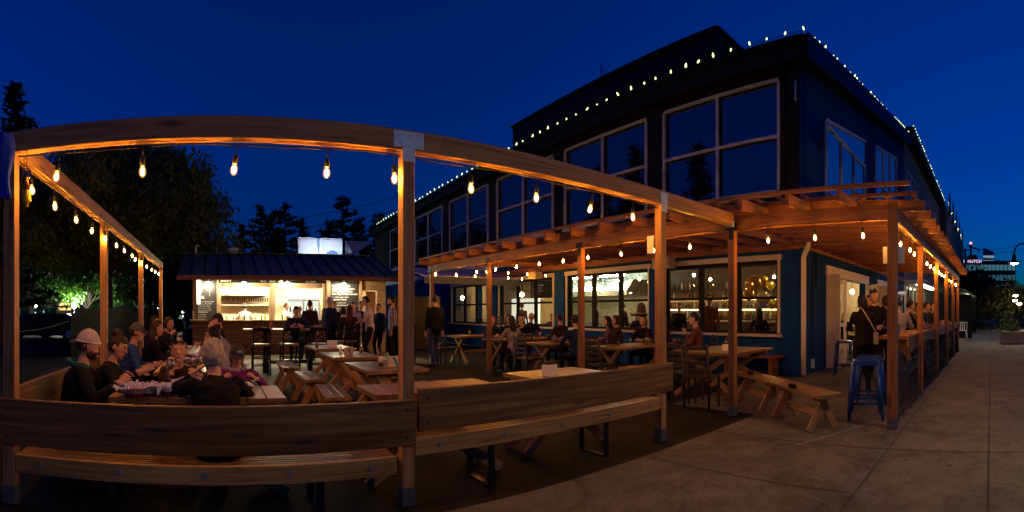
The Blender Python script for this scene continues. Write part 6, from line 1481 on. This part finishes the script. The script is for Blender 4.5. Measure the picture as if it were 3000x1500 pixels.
for dx in (.3, b.x - a.x - .3): q = MB(); q.tube([(a.x + dx - .12, a.y + 1.2, .45), (a.x + dx + .12, a.y + 1.2, .45)], .44, 16); q.build('wheel', BLACK, tk_)
q = MB(); q.box(a.x + 1.2, b.x + 1.1, a.y + 6.15, a.y + 7.8, .5, 2.6, ch=.1); q.build('cab', TRW, tk_)
sl = thing('shed_roof', 'grey sloping metal shed roof beside the white truck', 'roof', far(1050, 20.6)); a1 = [far(1014, 20.8, zpx(706, 20.8)), far(1094, 22.5, zpx(709, 22.5)), far(1036, 20.2, zpx(745, 20.2)), far(1014, 20.2, zpx(745, 20.2))]
q = MB(); q.prism(a1, (0, .08, .02)); q.build('sheet', M('grey sheet metal', (.4, .45, .47), .5), sl)
q = MB()
for p in a1[2:]: q.tube([(p.x, p.y + .1, 0), (p.x, p.y + .1, p.z)], .05, 6)
q.build('post', STEEL, sl)
dl_ = thing('added_truck_lamp', 'unseen pole lamp added behind the kiosk roof to light the white truck', 'lamp', (4.45, 18.5, 0))  # added out of sight to light the truck; housing plates hold back spill
q = MB(); q.tube([(4.45, 20.45, 0), (4.45, 20.45, 2.6), (4.45, 18.9, 3.2)], .03, 6); q.build('post', STEEL, dl_)
q = MB(); q.box(3.95, 4.95, 18.68, 18.78, 3.15, 3.36); q.box(3.95, 4.0, 18.785, 19.25, 3.15, 3.36); q.box(4.9, 4.95, 18.785, 19.25, 3.15, 3.36); hd_ = q.build('housing', BLACK, dl_)
q = MB(); q.quad((4.02, 18.80, 3.17), (4.88, 18.80, 3.17), (4.88, 18.80, 3.34), (4.02, 18.80, 3.34)); q.build('lamp_head', EM('added cool truck light', (.66, .80, 1.0), 150), hd_)
def car(name, label, cat, x, y, rz, col, L=4.4, Wd=1.8, H=1.45, van=False, lit=False):
    t = thing(name, label, cat, (x, y, 0)); t.rotation_euler = (0, 0, rz)
    paint = M('car paint ' + label[:14], col, .25, metal=.3, var=.08, bump=0); h = H
    pr = [(-L / 2, .35), (-L / 2, .75), (-L / 2 + .1, .9), (-L / 2 + (.9 if not van else .35), .98 if not van else 1.05), (-L / 2 + (1.55 if not van else .9), h - .05), (-L / 2 + 2.2, h), (L / 2 - (1.0 if not van else .3), h - .02), (L / 2 - (.35 if not van else .08), 1.0), (L / 2 - .03, .85), (L / 2, .4), (L / 2 - .2, .28), (-L / 2 + .2, .28)]
    q = MB(); n = len(pr); vs = []
    for yy, k in ((-Wd / 2, .0), (-Wd / 2 + .09, 1), (Wd / 2 - .09, 1), (Wd / 2, 0)):
        for px_, pz in pr: zz = pz if k else (pz if pz < 1.0 else 1.0 + (pz - 1.0) * .0 + .0); vs.append((px_ * (1 if k else .985), yy if pz < 1.0 or k == 0 else yy * .86, zz))
    fs = [(i * n + j, i * n + (j + 1) % n, (i + 1) * n + (j + 1) % n, (i + 1) * n + j) for i in range(3) for j in range(n)] + [tuple(range(n - 1, -1, -1)), tuple(range(3 * n, 4 * n))]
    q.add(vs, fs, None, 0, False); q.build('body', paint, t, local=True)
    q = MB()
    for s in (-1, 1):
        yy = s * Wd * .432; a0 = -L / 2 + (1.0 if not van else .6); q.prism([(a0 + .15, yy, 1.0), (L / 2 - .5, yy, 1.0), (L / 2 - 1.05 if not van else L / 2 - .4, yy, h - .1), (a0 + .68, yy, h - .12)], (0, s * .02, 0))
    q.prism([(-L / 2 + (.93 if not van else .4), -Wd * .38, 1.02), (-L / 2 + (.93 if not van else .4), Wd * .38, 1.02), (-L / 2 + (1.5 if not van else .87), Wd * .36, h - .1), (-L / 2 + (1.5 if not van else .87), -Wd * .36, h - .1)], (-.03, 0, .02))
    q.prism([(L / 2 - (.40 if not van else .1), -Wd * .38, 1.02), (L / 2 - (.40 if not van else .1), Wd * .38, 1.02), (L / 2 - (.93 if not van else .27), Wd * .36, h - .1), (L / 2 - (.93 if not van else .27), -Wd * .36, h - .1)], (.03, 0, .02)); q.build('window', DGLASS, t, local=True)
    for sx_ in (-L / 2 + .8, L / 2 - .8):
        for s in (-1, 1):
            q = MB(); q.tube([(sx_, s * (Wd / 2 - .2), .33), (sx_, s * (Wd / 2 + .01), .33)], .33, 18); wh = q.build('wheel', BLACK, t, local=True)
            q = MB(); q.tube([(sx_, s * (Wd / 2 + .011), .33), (sx_, s * (Wd / 2 + .018), .33)], .2, 12); q.build('rim', GALV, wh, local=True)
    for s in (-1, 1):
        q = MB(); q.ball((-L / 2 + .03, s * Wd * .36, .72), (.06, .18, .08), 8, 6); q.build('headlight', GALV, t, local=True)
        q = MB(); q.ball((L / 2 - .03, s * Wd * .38, .75), (.05, .14, .09), 8, 6); q.build('tail_light', EM('red tail light', (1, .05, .05), 2.5) if lit else M('red lens', (.3, .01, .01), .3), t, local=True)
    return t
c = far(125, 24); car('parked_car', 'dark green four wheel drive parked under the trees', 'car', c.x, c.y, .15, (.02, .045, .04), 4.5, 1.85, 1.33)
c = far(180, 27); car('parked_car', 'black car with a lit red tail light behind the dark green one', 'car', c.x + .6, c.y, .2, (.01, .01, .012), 4.3, 1.8, 1.3, lit=True)
c = far(577, 31); car('parked_van', 'bright yellow green van parked left of the kiosk', 'van', c.x - .5, c.y, 1.4, (.42, .50, .01), 4.6, 1.9, 2.1, van=True)
c = far(612, 24); car('parked_car', 'dark car nosing out beside the kiosk corner', 'car', c.x - .5, c.y, 1.75, (.02, .035, .035), 4.3, 1.8, 1.45)
c = far(425, 27); car('parked_car', 'black car behind the last side post', 'car', c.x, c.y, .3, (.008, .008, .01), 4.4, 1.8, 1.45)
fn = thing('dark_fence', 'tall black slatted fence along the parking lot edge', 'fence', far(290, 15.5)); a, b = far(208, 15), far(470, 17.5)
n = 34
for k in range(n): p = a.lerp(b, k / n); p2 = a.lerp(b, (k + .86) / n); q = MB(); q.prism([(p.x, p.y, .03), (p2.x, p2.y, .03), (p2.x, p2.y, 1.5), (p.x, p.y, 1.5)], (0, .03, 0)); q.build('board', BLACK, fn)
q = MB(); q.beam(a + V((0, .05, 1.3)), b + V((0, .05, 1.3)), .05, .09); q.build('rail', BLACK, fn)
rw = thing('rope_barrier', 'thin sagging rope across the parking lot side of the patio', 'rope', far(90, 14)); q = MB(); a, b = far(20, 13, .85), far(200, 15, 1.1); q.tube([a.lerp(b, i / 8) - V((0, 0, .08 * math.sin(PI * i / 8))) for i in range(9)], .007, 5); q.build('rope', M('pale rope', (.16, .15, .13), .9), rw)
for k, (px, py, r, st, l) in enumerate(((104, 894, 38, 90, 'bright white parking lot lamp on a thin pole'), (128, 892, 44, 60, 'second parking lot lamp beside the bright one'), (218, 894, 32, 650, 'glaring lamp below the glowing green tree'), (462, 876, 40, 900, 'single white lamp far behind the last side post'), (97, 912, 40, 40, 'low white lamp under the bright one'))):
    c = far(px, r); z = zpx(py, r); t = thing('lot_lamp', l, 'lamp', c)
    q = MB(); q.tube([(c.x, c.y, 0), (c.x, c.y, z)], .05, 6); q.build('post', GALV, t)
    q = MB(); q.ball((c.x, c.y - .08, z), .17, 10, 8); q.build('lamp_head', EM('white lot lamp', (.92, 1, .85), st), t)
hs = thing('lit_shop', 'low shop front with warm lit windows beyond the parking lot', 'shop', far(190, 60)); a, b = far(165, 60), far(222, 60)
q = MB(); q.prism([a, b, b + V((0, 0, 3.2)), a + V((0, 0, 3.2))], (0, 6, 0)); q.build('wall', TAUPE, hs)
q = MB(); q.prism([a + V((.3, -.1, 1.6)), b + V((-.3, -.1, 1.6)), b + V((-.3, -.1, 2.5)), a + V((.3, -.1, 2.5))], (0, .08, 0)); q.build('window', EM('warm shop window', (1, .6, .2), 1.6), hs)
# ------------------------------------------------------------------ dusk sky, camera
W = bpy.data.worlds.new('World'); S.world = W; W.use_nodes = True
nt = W.node_tree; nt.nodes.clear()
out = nt.nodes.new('ShaderNodeOutputWorld'); bg = nt.nodes.new('ShaderNodeBackground')
sky = nt.nodes.new('ShaderNodeTexSky'); sky.sky_type = 'NISHITA'; sky.sun_disc = False
sky.sun_elevation = math.radians(1.5); sky.sun_rotation = math.radians(108); sky.ozone_density = 10; sky.air_density = 1.2; sky.dust_density = .3
hsv = nt.nodes.new('ShaderNodeMix'); hsv.data_type = 'RGBA'; hsv.blend_type = 'MULTIPLY'; hsv.inputs[0].default_value = 1
hsv.inputs[7].default_value = (.02, .95, 1, 1)
nt.links.new(sky.outputs[0], hsv.inputs[6]); nt.links.new(hsv.outputs[2], bg.inputs[0]); bg.inputs[1].default_value = .26
nt.links.new(bg.outputs[0], out.inputs[0])
cam = bpy.data.cameras.new('camera'); co = bpy.data.objects.new('camera', cam); COL.objects.link(co); S.camera = co
co.location = (0, 0, EYE); co.rotation_euler = (PI / 2, 0, -(1500 - XL0) / F0)
cam.type = 'PANO'; cam.panorama_type = 'CENTRAL_CYLINDRICAL'; cam.clip_end = 3000; cam.clip_start = .05
cam.central_cylindrical_range_u_min = -1500 / F0; cam.central_cylindrical_range_u_max = 1500 / F0
cam.central_cylindrical_range_v_min = -(1500 - Y00) / F0; cam.central_cylindrical_range_v_max = Y00 / F0
S.render.engine = 'CYCLES'
S.view_settings.view_transform = 'Standard'; S.view_settings.look = 'None'; S.view_settings.exposure = 0; S.view_settings.gamma = 1
S.cycles.use_denoising = True; S.cycles.use_light_tree = True; S.cycles.max_bounces = 6; S.cycles.transparent_max_bounces = 12
S.cycles.sample_clamp_indirect = 4; S.cycles.caustics_reflective = False; S.cycles.caustics_refractive = False
finish_text()
